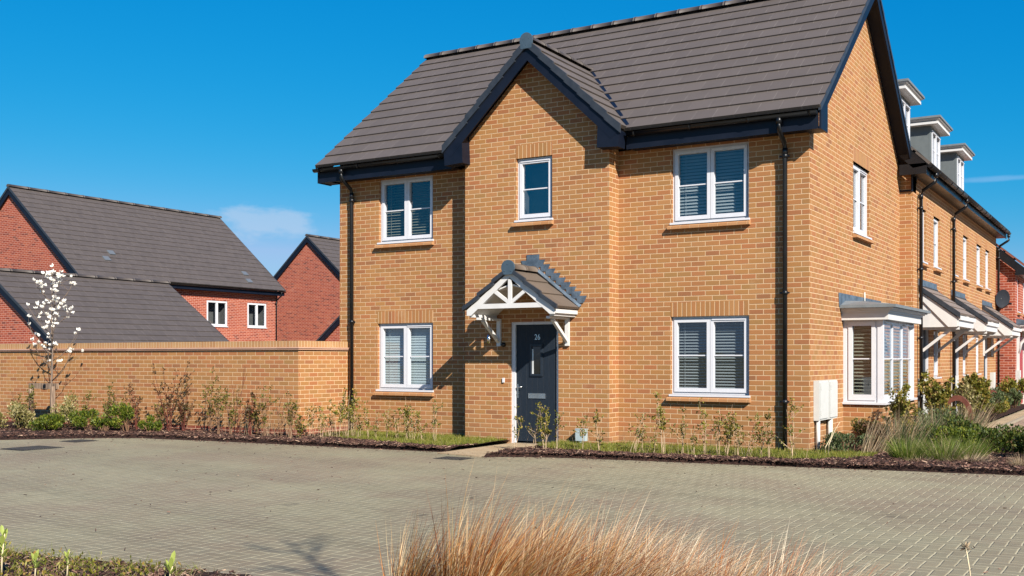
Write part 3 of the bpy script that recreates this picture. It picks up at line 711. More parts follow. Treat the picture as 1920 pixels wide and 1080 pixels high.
for s in (-1, 1):
    m.prism([(PX+s*(PH-.035), PE-.0), (PX, PR-.03), (PX, PR-.125), (PX+s*(PH-.115), PE-.09), (PX+s*(PH-.035), PE-.09)], 1, PF+.012, PF+.055)
    bar(PX, PE+.09, PX+s*.30, PE+.30, .055, PF+.018, PF+.05)
    m.prism([(PX+s*(PH-.06), PE-.03), (PX+s*(PH-.06), PE-.115), (PX+s*(PH-.14), PE-.115), (PX+s*(PH-.14), PE+.04)], 1, PF+.056, PB)
    m.box(PX+s*(PH-.055), PX+s*(PH-.02), PF+.03, PB, PE-.075, PE-.01)
    bx = PX+s*.637
    m.box(bx-.035, bx+.035, -.345, -.385, 1.55, 2.0)
    m.box(bx-.032, bx+.032, -.386, -1.0, 1.965, 2.003)
    m.beam((bx, -.39, 1.63), (bx, -.86, 1.96), .05, .05)
    m.prism([(PX+s*(PH-.15), PE-.06), (PX+s*.25, PE+.30), (PX, PE+.38), (PX, PE+.40), (PX+s*.25, PE+.32), (PX+s*(PH-.15), PE-.03)], 1, PF+.06, PB)
m.box(PX-.62, PX+.62, PF+.014, PF+.052, PE+.015, PE+.09)
m.box(PX-.03, PX+.03, PF+.016, PF+.05, PE+.08, PR-.15)
m.build('porch_frame', m_white, porch)
m = MB(); y0, y1 = -.347, -.352
m.prism([(PX-.10, PR+.0), (PX+.10, PR+.0), (PX+.12, PR+.29), (PX-.12, PR+.29)], 1, y1, y0)
for s in (-1, 1):
    nst = 9
    for k in range(nst):
        z = PR+.20-k*.0755; x = PX+s*(.10+k*.094)
        m.prism([(x-s*.05, z-.115), (x-s*.05, z), (x+s*.125, z), (x+s*.085, z-.085), (x+s*.06, z-.115)], 1, y1-.0006*(k+1), y0)
    m.beam((PX+s*.03, -.36, PR+.075), (PX+s*(PH+.03), -.36, PE+.045), .06, .035, (0, -.5, .8))
m.build('lead_flashing', m_lead, porch)

# square bay window on the side wall
BX, B0, B1 = .615, 1.93, 4.45
m = MB(); m.tr((0, B0, 0), (1, 0, 0), (0, -1, 0)); wall(m, 0, BX, -.3, .62); m.tr((BX, 0, 0), (0, 1, 0), (1, 0, 0)); wall(m, B0, B1, -.3, .62)
m.tr((0, B1, 0), (1, 0, 0), (0, 1, 0)); wall(m, 0, BX, -.3, .62)
bayb = m.build('bay_base', m_buff, house)
bay = MB()
bay.box(0, BX+.05, B0-.045, B1+.045, .625, .66)
bay.box(BX-.085, BX+.0, B0+.0, B0+.085, .66, 1.96); bay.box(BX-.06, BX, B1-.06, B1, .66, 1.96); bay.box(0.0, .05, B0+.01, B0+.07, .66, 1.96)
bay = bay.build('bay_window', m_upvc, house, 'white square bay window on the side wall')
for (o, u, n, a, b, nl, vv, bl) in ((((0, B0+.045, 0)), (1, 0, 0), (0, -1, 0), .05, BX-.085, 1, (), (30, .055, .06)), ((BX-.045, 0, 0), (0, 1, 0), (1, 0, 0), B0+.085, B1-.06, 3, (0, 2), (35, .055, .07))):
    F = MB().tr(o, u, n); fw = .03 if nl == 1 else .022; frect(F, a, b, .66, 1.955, fw, -.03, .03 if nl == 1 else .008); lw = (b-a-2*fw)/nl; G = MB().tr(o, u, n)
    for i in range(nl):
        x0 = a+fw+i*lw+.002; x1 = a+fw+(i+1)*lw-.002; sw = .06 if nl == 1 else .036; pr_ = .045 if nl == 1 else .012
        frect(F, x0, x1, .66+fw, 1.955-fw, sw, -.025, pr_, .09); F.box(x0+sw, x1-sw, 0, .018, 1.335, 1.353)
        G.poly([(x0+sw-.003, 0, .70), (x1-sw+.003, 0, .70), (x1-sw+.003, 0, 1.9), (x0+sw-.003, 0, 1.9)])
        if i in vv: F.box(x0+.06, x1-.03, pr_, pr_+.04, 1.905, 1.922)
    F.build('casement', m_upvc, bay); G.build('glass', m_glass, bay)
    B = MB().tr(o, u, n); z = 1.90; t, pt, dp = bl
    while z > .74:
        dx = math.cos(R(t))*.025; dz = math.sin(R(t))*.025
        B.poly([(a+.03, -dp-dx, z+dz), (b-.03, -dp-dx, z+dz), (b-.03, -dp+dx, z-dz), (a+.03, -dp+dx, z-dz)]); z -= pt
    for t_ in (.2, .8): B.box(a+(b-a)*t_-.003, a+(b-a)*t_+.003, -dp+.027, -dp+.03, .72, 1.9)
    B.build('blind', m_blindo if nl == 1 else m_blind, bay)
m = MB()
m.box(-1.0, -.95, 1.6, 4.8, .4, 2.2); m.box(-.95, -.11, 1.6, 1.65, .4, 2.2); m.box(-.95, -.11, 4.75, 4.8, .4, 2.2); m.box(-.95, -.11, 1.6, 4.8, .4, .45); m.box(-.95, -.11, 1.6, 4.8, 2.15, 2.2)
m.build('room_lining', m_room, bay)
m = MB(); z0 = 1.955
m.box(-.0, BX+.10, B0-.10, B1+.10, z0, z0+.115); fas = m
for k, (pr, h0, h1) in enumerate(((.125, .115, .145), (.155, .145, .165), (.19, .165, .185))): m.box(0, BX+pr, B0-pr, B1+pr, z0+h0, z0+h1)
m.build('bay_fascia', m_white, bay)
m = MB(); q = .235; zt = z0+.187
m.box(0, BX+q, B0-q, B1+q, zt, zt+.045)
a = [(0.001, B0-q+.02, zt+.045), (BX+q-.02, B0-q+.02, zt+.045), (BX+q-.02, B1+q-.02, zt+.045), (0.001, B1+q-.02, zt+.045)]; bq = [(0.001, B0+.1, zt+.13), (.25, B0+.35, zt+.13), (.25, B1-.35, zt+.13), (0.001, B1-.1, zt+.13)]
m.poly([a[0], a[1], bq[1], bq[0]]); m.poly([a[1], a[2], bq[2], bq[1]]); m.poly([a[2], a[3], bq[3], bq[2]]); m.poly([bq[0], bq[1], bq[2], bq[3]])
m.build('bay_roof', m_greyroof, bay)
m = MB(); m.prism([(B0-.27, zt+.02), (B1+.2, zt+.02), (B1+.2, zt+.24), (B0-.30, zt+.24)], 0, .004, .012); m.build('bay_flashing', m_lead, bay)
m = MB(); m.tube([(.03, B0+1.35, zt+.1), (.03, B0+1.35, zt+.33)], .012, 8); m.build('overflow_pipe', m_meter, bay)

# meter boxes
for y0, y1, dx_, lab, pz in ((.20, .69, .085, 'near meter box', .1), (.696, 1.16, .10, 'far meter box', .42)):
    m = MB(); m.box(.002, dx_, y0, y1, .445, 1.025); m.box(dx_+.003, dx_+.014, y0+.025, y1-.025, .47, 1.0)
    for z in (.56, .92): m.box(dx_+.015, dx_+.022, y0+.035, y0+.05, z-.03, z+.03)
    o = m.build('meter_box', m_meter, house, lab)
    m = MB(); yc = y0+(.05 if pz < .3 else .22); m.tube([(.055, yc, .44), (.055, yc, -.1)], .030 if pz < .3 else .04, 12); m.build('meter_pipe', m_meter, o)

# ================================================================ GARDEN WALL
gw = thing('garden_wall', 'long low buff brick garden wall with brick-on-edge coping left of the house', 'wall', (-12, -1.2, 0))
WX0, WY, WT = -24.0, -1.35, 1.50
m = MB(); m.tr((0, WY, 0), (1, 0, 0), (0, -1, 0)); wall(m, WX0, -8.5, .10, WT); m.tr((-8.5, 0, 0), (0, 1, 0), (1, 0, 0)); wall(m, WY, 0, .10, WT)
m.tr((0, WY+.215, 0), (1, 0, 0), (0, 1, 0)); wall(m, WX0, -8.715, -.2, WT); m.tr((-8.715, 0, 0), (0, 1, 0), (-1, 0, 0)); wall(m, WY+.215, 0, -.2, WT)
m.build('wall', m_bufflight, gw)
m = MB(); m.tr((0, WY, 0), (1, 0, 0), (0, -1, 0)); wall(m, WX0, -8.5, -.3, .10); m.tr((-8.5, 0, 0), (0, 1, 0), (1, 0, 0)); wall(m, WY, 0, -.3, .10)
m.build('plinth', m_plinth, gw)
def lring(mb, o_, i_, z0, z1):
    mb.box(WX0, -8.5+o_, WY-o_, WY+.215+i_, z0, z1); mb.box(-8.715-i_, -8.5+o_, WY+.215+i_+.001, -.002, z0, z1)
m = MB(); lring(m, .035, .03, WT+.002, WT+.022); lring(m, .05, .04, WT+.026, WT+.048); m.build('creasing', m_crease, gw)
m = MB(); lring(m, .004, .004, WT+.050, WT+.158); m.build('coping', m_onedge, gw)

# ================================================================ FAR GABLED HOUSES ON THE LEFT
def gabled(name, label, rx, y0, y1, hw, ez, rz, mat_w, tile, nc, holes=(), pipe=None, over=.12, group=None):
    cx = rx; t = thing(name, label, 'garage' if 'garage' in name else 'house', (cx, (y0+y1)/2, 0), group)
    w_ = hw-.38; sl = (rz-ez)/hw; we = ez+.38*sl-.10
    m = MB(); X0, X1 = cx-w_, cx+w_
    m.tr((X1, 0, 0), (0, 1, 0), (1, 0, 0)); wall(m, y0, y1, -.5, ez-.02, holes, rev=.07)
    m.tr((X0, 0, 0), (0, 1, 0), (-1, 0, 0)); wall(m, y0, y1, -.5, ez-.02)
    m.T = None
    for y in (y0, y1): m.poly([(X0, y, -.5), (X1, y, -.5), (X1, y, we), (cx, y, rz-.12), (X0, y, we)])
    m.build('wall', mat_w, t)
    m = MB()
    for s in (-1, 1): sawroof(m, (cx+s*hw, ez), (cx, rz), lambda f: y0-over, lambda f: y1+over, 1, nc, t=.03)
    rf = m.build('roof', tile, t)
    m = MB(); ridge(m, (cx, y0-over-.02, rz+.06), (cx, y1+over+.02, rz+.06), .12, .9); m.build('ridge_tiles', m_ridge, rf)
    m = MB()
    for yy, sg in ((y0-over, -1), (y1+over, 1)):
        m2 = MB()
        a_, b_ = sorted((yy-sg*.005, yy-sg*.03))
        for s in (-1, 1):
            m.prism([(cx+s*(hw-.04), ez-.02), (cx, rz-.02), (cx, rz-.30), (cx+s*(hw-.34), ez-.04+.02), (cx+s*(hw-.34), ez-.22), (cx+s*(hw-.04), ez-.22)], 1, a_, b_)
            c_, d_ = sorted((yy, yy+sg*.02)); m2.prism([(cx+s*(hw+.02), ez+.06), (cx, rz+.05), (cx, rz-.06), (cx+s*(hw+.02), ez-.03)], 1, c_, d_)
            e0, e1 = sorted((yy-sg*.03, y0 if sg < 0 else y1)); m.prism([(cx+s*(hw-.04), ez-.03), (cx, rz-.05), (cx, rz-.08), (cx+s*(hw-.04), ez-.06)], 1, e0, e1)
        m2.build('verge_trim', m_verge, t)
    for s in (-1, 1):
        m.box(cx+s*(hw-.05), cx+s*(hw-.07), y0-over+.031, y1+over-.031, ez-.22, ez-.01); m.box(cx+s*(hw-.071), cx+s*w_, y0-over+.031, y1+over-.031, ez-.21, ez-.19)
    m.build('bargeboard', m_navy, t)
    m = MB(); gutter(m, (cx+hw+.01, y0-over, ez-.02), (cx+hw+.01, y1+over, ez-.02), every=1.2); m.build('gutter', m_black, t)
    if pipe: downpipe(t, (cx+hw+.01, pipe, ez-.06), (cx+w_+.07, pipe, ez-.45), -.3, (1, 0, 0), clips=(ez-.6, 1.9))
    return t, rf, cx+w_
A, rf, AX = gabled('red_brick_house', 'large red brick house with long dark tiled roof and two white windows, far left', -36.0, 11.78, 23.1, 4.40, 4.57, 8.36, m_red, m_roofD, 17,
    [(18.6, 19.85, 2.80, 3.95), (21.1, 22.35, 2.80, 3.95)], pipe=22.95)
FA = ((AX, 0, 0), (0, 1, 0), (1, 0, 0))
for a, lb in ((18.6, 'left white window of the far red house'), (21.1, 'right white window of the far red house')): window(A, *FA, a, a+1.25, 2.80, 3.95, bar=0, tilesill=False, label=lb, set_=.02)
m_vt = plain('vent_tile', (.10, .11, .12, 1), .3, .6)
for px_y, z in ((14.2, 5.75), (13.7, 5.45), (21.35, 5.35), (21.2, 4.98)):
    x = -36+4.40*(8.36-z)/(8.36-4.57); m = MB(); m.beam((x+.01, px_y, z+.07), (x+.21, px_y, z-.10), .30, .05, (.65, 0, .76)); m.build('roof_vent_tile', m_vt, rf)
B, _, _ = gabled('brick_garage', 'red brick garage with dark pitched roof behind the garden wall, beyond the white-flowered tree', -30.26, 7.1, 14.75, 4.05, 1.55, 4.38, m_red, m_roofD, 14)
C3, _, _ = gabled('red_gable_house', 'red brick house gable against the sky just left of the main house', -34.3, 27.9, 38, 4.2, 4.1, 7.82, m_red, m_roofD, 16)
D4, _, _ = gabled('small_garage', 'red brick outbuilding with dark verge, mostly hidden behind the main house corner', -25.8, 23.1, 30, 4.2, 1.65, 5.1, m_red, m_roofD, 13)

# ================================================================ TERRACE ON THE RIGHT
TX = .25
def unit(label, y0, y1, door, wins_up, wins_dn, dorm, can, pipe, first=False, last=False, meter=None):
    t = thing('terraced_house', label, 'house', (TX-2.5, (y0+y1)/2, 0), 'terraced houses along the path')
    FT = ((TX, 0, 0), (0, 1, 0), (1, 0, 0)); m = MB().tr(*FT)
    holes = [(a, b, 3.30, 4.36) for a, b in wins_up]+[(a, b, .95, 1.93) for a, b in wins_dn]+[(door[0], door[1], -.05, 2.02)]
    wall(m, y0, y1, -.3, 4.92, holes, rev=.09)
    m.tr((0, y0, 0), (1, 0, 0), (0, -1, 0))
    if first: wall(m, -3.5, TX, -.3, 4.92); m.poly([(-5.4, 0, 4.92), (TX, 0, 4.92), (TX, 0, 5.2), (-2.4, 0, 7.85), (-5.0, 0, 5.2)])
    m.tr((0, y1, 0), (1, 0, 0), (0, 1, 0))
    if last: wall(m, -5.4, TX, -.3, 4.92); m.poly([(-5.4, 0, 4.92), (TX, 0, 4.92), (TX, 0, 5.2), (-2.4, 0, 7.85), (-5.0, 0, 5.2)])
    m.build('wall', m_buff, t)
    for a, b, z_ in [(*q, 4.36) for q in wins_up]+[(*q, 1.93) for q in wins_dn]:
        m = MB().tr(*FT); m.box(a-.004, b+.004, -.07, .003, z_, z_+.215); m.build('brick_lintel', brick_sol_y, t)
    for a, b in wins_up: window(t, *FT, a, b, 3.30, 4.36, lights=1 if b-a < .9 else 1, slim=True, blind=(40, .05, .05), room=.4)
    for a, b in wins_dn: window(t, *FT, a, b, .95, 1.93, lights=1, slim=True, blind=(40, .05, .05), room=.4)
    m = MB().tr(*FT); a, b = door; frect(m, a, b, -.05, 2.02, .06, -.09, -.02); d0 = m.build('door_frame', m_upvc, t)
    m = MB().tr(*FT); m.box(a+.06, b-.06, -.09, -.065, 0, 1.96); m.build('door', m_door, t)
    m = MB().tr(*FT); frect(m, a+.22, b-.22, .78, .85, .01, -.065, -.05); m.box(a+.09, a+.12, -.065, -.03, .9, 1.1); m.build('door_handle', m_metal, d0)
    o0 = y0-.25 if first else y0+.001; o1 = y1+.05 if last else y1-.001
    m = MB()
    for s in (0, 1):
        if s == 0: sawroof(m, (.58, 5.03), (-2.4, 7.95), lambda f: o0, lambda f: o1, 1, 12)
        else: sawroof(m, (-5.4, 5.03), (-2.4, 7.95), lambda f: o0, lambda f: o1, 1, 12)
    rf = m.build('roof', m_roofY, t)
    m = MB(); m.box(.50, .525, o0, o1, 4.86, 5.03); m.box(TX, .50, o0, o1, 4.88, 4.90)
    if first: m.box(TX-.2, .55, o0-.03, o0-.001, 4.86, 5.06); m.prism([(.57, 5.02), (-2.4, 7.93), (-2.4, 7.70), (.30, 4.98)], 1, o0-.03, o0-.002)
    m.build('fascia', m_black, t)
    m = MB(); gutter(m, (.595, o0+.0, 5.02), (.595, o1, 5.02), every=.75); m.build('gutter', m_black, t)
    # lead-grey flat roofed dormer
    D0, D1 = dorm; DX = -.53
    m = MB(); m.box(-2.3, DX-.05, D0, D1, 5.9, 7.18); m.box(DX-.051, DX, D0, D0+.13, 5.95, 7.18); m.box(DX-.051, DX, D1-.13, D1, 5.95, 7.18); m.box(DX-.051, DX, D0+.13, D1-.13, 7.06, 7.18); m.box(DX-.051, DX, D0+.13, D1-.13, 5.9, 6.18)
    dm = m.build('dormer', m_grey, t)
    m = MB()
    for k, (q, h0, h1) in enumerate(((.06, .0, .05), (.16, .05, .075), (.20, .075, .10), (.24, .10, .125))): m.box(-2.3, DX+q, D0-q, D1+q, 7.16+h0+.001, 7.16+h1)
    m.box(-2.3, DX+.20, D0-.20, D1+.20, 7.15, 7.21)
    m.build('dormer_fascia', m_white, dm)
    m = MB(); m.box(-2.3, DX+.27, D0-.27, D1+.27, 7.286, 7.335); m.build('dormer_roof', m_greyroof, dm)
    m = MB().tr((DX, 0, 0), (0, 1, 0), (1, 0, 0)); frect(m, D0+.13, D1-.13, 6.18, 7.06, .05, -.04, .02); m.box((D0+D1)/2-.04, (D0+D1)/2+.04, -.04, .02, 6.23, 7.01); m.box(D0+.18, D1-.18, -.03, -.01, 6.60, 6.62)
    for s in (0, 1): m.box(D0+.2+s*.56, D0+.63+s*.56, .02, .045, 6.99, 7.01)
    m.build('dormer_window', m_upvc, dm); m = MB().tr((DX, 0, 0), (0, 1, 0), (1, 0, 0)); m.poly([(D0+.17, -.02, 6.22), (D1-.17, -.02, 6.22), (D1-.17, -.02, 7.02), (D0+.17, -.02, 7.02)]); m.build('dormer_glass', m_glass_blue, dm)
    # pent canopy
    c0, c1 = can; CX = 1.0
    m = MB(); sawroof(m, (CX, 2.20), (TX+.01, 2.76), lambda f: c0, lambda f: c1, 1, 4, t=.022, lip=.02); cr = m.build('canopy_roof', m_porchtileX, t)
    for yy in (c0-.03, c1+.005):
        m = MB(); m.prism([(CX+.02, 2.24), (TX+.01, 2.80), (TX+.01, 2.70), (CX+.02, 2.13)], 1, yy, yy+.025); m.build('canopy_verge', m_verge, cr)
    m = MB()
    for yy in (c0+.03, c1-.07):
        m.prism([(CX-.04, 2.15), (TX+.005, 2.70), (TX+.005, 1.965), (CX-.04, 1.965)], 1, yy, yy+.04)
    yy = c0+.002; m.prism([(CX-.04, 2.15), (TX+.005, 2.69), (TX+.005, 2.56), (CX-.20, 1.965), (CX-.04, 1.965)], 1, yy, yy+.027)
    m.box(CX-.04, CX-.01, c0+.01, c1-.01, 1.975, 2.17); m.box(CX-.01, CX+.03, c0-.0, c1, 2.10, 2.18); m.box(TX+.005, CX-.05, c0+.071, c1-.071, 1.97, 1.985)
    for yy in (c0+.12, c1-.18):
        m.box(TX+.005, TX+.05, yy, yy+.06, 1.42, 1.93); m.box(TX+.051, CX-.02, yy, yy+.06, 1.915, 1.964); m.beam((TX+.05, yy+.03, 1.50), (CX-.18, yy+.03, 1.92), .055, .055)
    m.build('canopy_frame', m_white, cr)
    m = MB(); m.box(TX+.002, TX+.01, c0-.02, c1+.02, 2.74, 2.93); m.beam((TX+.012, c0, 2.79), (TX+.012, c1, 2.79), .03, .06, (1, 0, 1)); m.build('lead_flashing', m_lead, cr)
    if pipe: downpipe(t, (.595, pipe, 4.97), (TX+.07, pipe, 4.62), -.2, (1, 0, 0), clips=(4.3, 3.1, 1.75, .6))
    if meter:
        m = MB(); m.box(TX+.002, TX+.10, meter, meter+.42, .25, .95); m.build('meter_box', m_meter, t)
    return t
brick_sol_y = brick_mat('soldier_brick_side', BUFF, BUFFM, bw=.075, bh=5.0, off=0)
m_porchtileX = roof_mat('canopy_tile', srgb(112, 100, 92), 'Y', tw=.36, slopez=.14, z0=2.2)
unit('nearest terraced house, joined to the back of the main house', 6.332, 10.6, (7.15, 8.08), [(7.1, 7.72), (8.58, 9.38)], [(8.6, 9.38)], (8.85, 10.24), (6.9, 8.9), 6.77, first=True, meter=6.85)
unit('middle terraced house with two tall upper windows and a sloping canopy', 10.602, 14.75, (11.15, 12.08), [(11.02, 11.7), (12.65, 13.48)], [(12.62, 13.32)], (12.85, 14.24), (10.9, 12.9), 10.77, meter=10.88)
unit('farthest terraced house, beside the red brick house', 14.752, 19.0, (16.35, 17.2), [(14.95, 15.88), (16.68, 17.52)], [(14.85, 15.6)], (16.87, 18.26), (16.0, 18.0), 18.93, last=True, meter=17.6)
# satellite dish on the last terrace corner
t = thing('satellite_dish', 'grey satellite dish on the corner between the terrace and the red house', 'satellite dish', (.45, 18.7, 3.15))
m = MB(); c_ = Vector((.42, 18.86, 3.10)); ax = Vector((.62, -.75, -.12)).normalized(); x = ax.cross(Vector((0, 0, 1))).normalized(); y = ax.cross(x)
ring = []
for k in range(4):
    rr = .27*k/3
    ring.append([c_+ax*(rr*rr*.6)+x*math.cos(2*math.pi*j/20)*rr*.85+y*math.sin(2*math.pi*j/20)*rr for j in range(20)])
for k in range(3):
    for j in range(20):
        m.poly([ring[k][j], ring[k][(j+1) % 20], ring[k+1][(j+1) % 20], ring[k+1][j]], True)
m.build('dish', m_dish, t); m = MB(); m.tube([c_, (.27, 18.86, 3.05)], .02, 8); m.tube([c_-Vector((0, 0, .3)), c_+ax*.38-Vector((0, 0, .12))], .011, 6); m.tube([c_+ax*.36-Vector((0, 0, .12)), c_+ax*.44-Vector((0, 0, .12))], .03, 8); m.build('bracket', m_black, t)

# red house beyond the terrace
t = thing('red_brick_house', 'red brick house with arched porch bracket at the far right end', 'house', (-3, 24, 0))
m = MB().tr((0, 19.12, 0), (1, 0, 0), (0, -1, 0)); wall(m, -6, .743, -.3, 4.25); m.poly([(-6, 0, 4.25), (.743, 0, 4.25), (-2.6, 0, 7.0)])
hw_ = [(19.75, 20.35, 2.75, 3.75), (21.4, 22.5, 2.75, 3.75), (20.95, 22.1, .75, 1.85)]
m.tr((.743, 0, 0), (0, 1, 0), (1, 0, 0)); wall(m, 19.12, 32, -.3, 4.05, hw_); m.build('wall', m_red, t)
for h in hw_: window(t, (.743, 0, 0), (0, 1, 0), (1, 0, 0), *h, lights=1 if h[1]-h[0] < .9 else 2, tilesill=True, room=.4)
m = MB(); sawroof(m, (1.05, 3.98), (-2.6, 7.1), lambda f: 19.0, lambda f: 32.0, 1, 13); m.build('roof', roof_mat('red_roof_tile', srgb(112, 66, 52), 'Y'), t)
m = MB(); m.prism([(1.03, 3.97), (-2.6, 7.08), (-2.6, 6.8), (.78, 3.90), (.75, 3.78), (1.03, 3.78)], 1, 18.96, 18.99); m.box(.95, .97, 19.0, 32, 3.8, 3.98); m.box(.743, .95, 19, 32, 3.82, 3.84)
m.build('fascia', m_black, t); m = MB(); gutter(m, (1.08, 19.0, 3.97), (1.08, 32, 3.97)); m.build('gutter', m_black, t)
m = MB(); m.box(.745, 1.5, 19.5, 21.3, 2.16, 2.30); m.box(.745, 1.56, 19.44, 21.36, 2.301, 2.34)
for yy in (19.55, 21.1):
    m.tube([(.80, yy, 1.5), (.86, yy, 1.8), (1.05, yy, 2.02), (1.4, yy, 2.14)], .045, 8); m.box(.745, .82, yy-.04, yy+.04, -.05, 2.16)
m.build('porch', m_white, t); m = MB(); m.prism([(1.58, 2.342), (.745, 2.342), (.745, 2.52), (.80, 2.52)], 1, 19.42, 21.38); m.build('porch_roof', m_lead, t)
m = MB(); m.box(.745, .80, 19.75, 20.7, 0, 2.0); m.build('door', plain('red_door', srgb(150, 40, 38), .4), t)
m = MB(); m.box(.745, .86, 19.25, 19.55, .3, 1.0); m.build('meter_box', m_meter, t)

# ================================================================ GROUND
m = MB(); m.poly([(-600, -600, -.16), (600, -600, -.16), (600, 900, -.16), (-600, 900, -.16)]); kind(m.build('ground', m_ground), 'structure', 'open ground around the houses')
m = MB()
PVX0, PVX1 = -60, 60
m.poly([(PVX0, -60, -.05), (PVX1, -60, -.05), (PVX1, 60, -.05), (PVX0, 60, -.05)]); kind(m.build('paving', m_pave), 'structure', 'herringbone block paved shared drive')
def interp(pts, x):
    if x <= pts[0][0]: return pts[0][1]
    for (a, b), (c_, d_) in zip(pts, pts[1:]):
        if x <= c_: return b+(d_-b)*(x-a)/(c_-a)
    return pts[-1][1]
EDGE_L = [(-24, -13), (-14.2, -5.7), (-12.74, -4.2), (-12.1, -3.45), (-11.5, -2.9), (-10.9, -2.62), (-9.5, -2.48), (-4.80, -2.22)]
EDGE_R = [(-3.9, -2.62), (-3.7, -2.45), (-3.2, -2.2), (-2.55, -2.05), (.34, -1.70), (2.9, -1.32), (6, -.8), (14, .4)]
rng = random.Random(3)
def hash2(x, y): return (math.sin(x*7.1+y*3.3)+math.sin(x*2.3-y*5.9+1.3)+math.sin(x*13.7+y*11.1))/3
def bed(name, label, x0, x1, front, back, mat, zf=-.052, top=0.0, nx=120, ny=10, amp=.018, kd='structure'):
    m = MB(); b = 0
    for i in range(nx+1):
        x = x0+(x1-x0)*i/nx; f = front(x)+.02*hash2(x*3, 1.0); g = back(x)
        for j in range(ny+1):
            t = j/ny; y = f+(g-f)*t; z = zf if j == 0 else top*min(1, t*4)+zf*(1-min(1, t*4))*.3+amp*hash2(x*2, y*2)+.012
            m.v.append((x, y, z))
    for i in range(nx):
        for j in range(ny):
            a = i*(ny+1)+j; m.f.append((a, a+ny+1, a+ny+2, a+1)); m.sm.append(True)
    return kind(m.build(name, mat), kd, label)
bed('planting_bed', 'dark bark-mulched bed in front of the garden wall', -24, -4.82, lambda x: interp(EDGE_L, x), lambda x: -1.34 if x < -8.5 else (.01 if x < -5.71 else -.33), m_soil)
bed('planting_bed', 'bark-mulched bed right of the door path', -3.9, 1.6, lambda x: interp(EDGE_R, x), lambda x: (-.33 if x < -3.03 else .01) if x < .02 else 7.1, m_soil, ny=24)
bed('planting_bed', 'bark-mulched bed at the far right', 1.6, 14, lambda x: interp(EDGE_R, x), lambda x: 5.9, m_soil, ny=24)
bed('planting_bed', 'narrow bed in front of the terrace', .02, 1.25, lambda x: 7.1, lambda x: 19.1, m_soil, nx=8, ny=60, zf=0)
m = MB(); m.poly([(-4.80, -2.45, -.036), (-3.90, -2.65, -.036), (-3.90, -.33, -.036), (-4.80, -.33, -.036)]); m.poly([(-4.80, -2.45, -.06), (-4.80, -2.45, -.036), (-3.90, -2.65, -.036), (-3.90, -2.65, -.06)]); kind(m.build('path', m_path), 'structure', 'sandy paved path to the front door')
m = MB(); m.poly([(1.25, 7.2, -.03), (1.60, 5.9, -.03), (14, 5.9, -.03), (14, 60, -.03), (1.25, 60, -.03)]); m.poly([(1.25, 7.2, -.06), (1.60, 5.9, -.06), (1.60, 5.9, -.03), (1.25, 7.2, -.03)]); kind(m.build('path', m_path), 'structure', 'sandstone path in front of the terraced houses')
m = MB(); m.box(1.62, 1.69, 6.6, 60, -.06, .015); kind(m.build('kerb', m_kerb), 'structure', 'low kerb edging the terrace path')
m = MB(); m.poly([(1.70, 6.6, -.026), (14, 6.6, -.026), (14, 60, -.026), (1.70, 60, -.026)]); kind(m.build('road', paving_mat('brown_block_paving', srgb(150, 122, 104), srgb(170, 150, 128))), 'structure', 'brownish block paved lane beside the terrace')
# near bed at the camera
EDGE_N = [(-12, -12.2), (-5, -10.95), (-2.91, -10.67), (-1.83, -10.60), (-.74, -10.42), (.6, -10.62), (1.4, -10.52), (4, -9.95), (10, -9.0)]
m = MB(); nx, ny = 160, 14
for i in range(nx+1):
    x = -12+22*i/nx; g = interp(EDGE_N, x)-.07
    for j in range(ny+1):
        t = j/ny; y = g-4.5*t*t; m.v.append((x, y, (-.03 if j == 0 else -.01)+.02*hash2(x*3, y*3)))
for i in range(nx):
    for j in range(ny): a = i*(ny+1)+j; m.f.append((a, a+1, a+ny+2, a+ny+1)); m.sm.append(True)
kind(m.build('planting_bed', m_soil), 'structure', 'planted bed in the foreground')
m = MB()
for i in range(110):
    x0, x1 = -12+.2*i, -12+.2*(i+1); y0, y1 = interp(EDGE_N, x0), interp(EDGE_N, x1)
    m.poly([(x0, y0, -.051), (x1, y1, -.051), (x1, y1, -.028), (x0, y0, -.028)]); m.poly([(x0, y0, -.028), (x1, y1, -.028), (x1, y1-.09, -.028), (x0, y0-.09, -.028)])
kind(m.build('kerb', m_kerb), 'structure', 'pale concrete edging round the foreground bed')

# drain covers
m_lid = brick_mat('cast_lid', [(0, (.05, .045, .04, 1)), (1, (.08, .072, .062, 1))], (.012, .011, .01, 1), bw=.06, bh=.035, j=.012, flat=True)
def cover(label, x, y, sx, sy, rot=0, slots=True):
    t = thing('drain_cover', label, 'drain cover', (x, y, -.05), 'iron covers set in the paving')
    m = MB(); m.box(x-sx/2, x+sx/2, y-sy/2, y+sy/2, -.060, -.045); m.build('frame', m_iron, t)
    m = MB(); m.box(x-sx/2+.03, x+sx/2-.03, y-sy/2+.03, y+sy/2-.03, -.0449, -.038); m.build('lid', m_lid, t)
cover('large iron cover in the paving near the left edge', -10.72, -4.95, .62, .72)
cover('iron cover at the far left edge of the paving', -10.2, -6.1, .35, .35)
cover('small iron cover at the paving edge by the green bushes', -11.35, -3.62, .45, .45)
cover('iron cover in the paving in front of the door path', -4.15, -2.98, .46, .34)

# small grey service post by the wall
t = thing('service_post', 'small grey service box on a stub beside the front door', 'service box', (-3.44, -.5, -.05))
m = MB(); m.box(-3.53, -3.36, -.50, -.41, .06, .235); m.box(-3.535, -3.355, -.505, -.405, .235, .25); m.build('box', plain('grey_service_box', (.30, .36, .38, 1), .5, .4), t)
m = MB(); m.prism([(-3.47, -.05), (-3.39, -.05), (-3.41, .06), (-3.46, .06)], 1, -.49, -.43); m.build('stub', plain('grey_service_stub', (.24, .29, .31, 1), .5, .4), t)

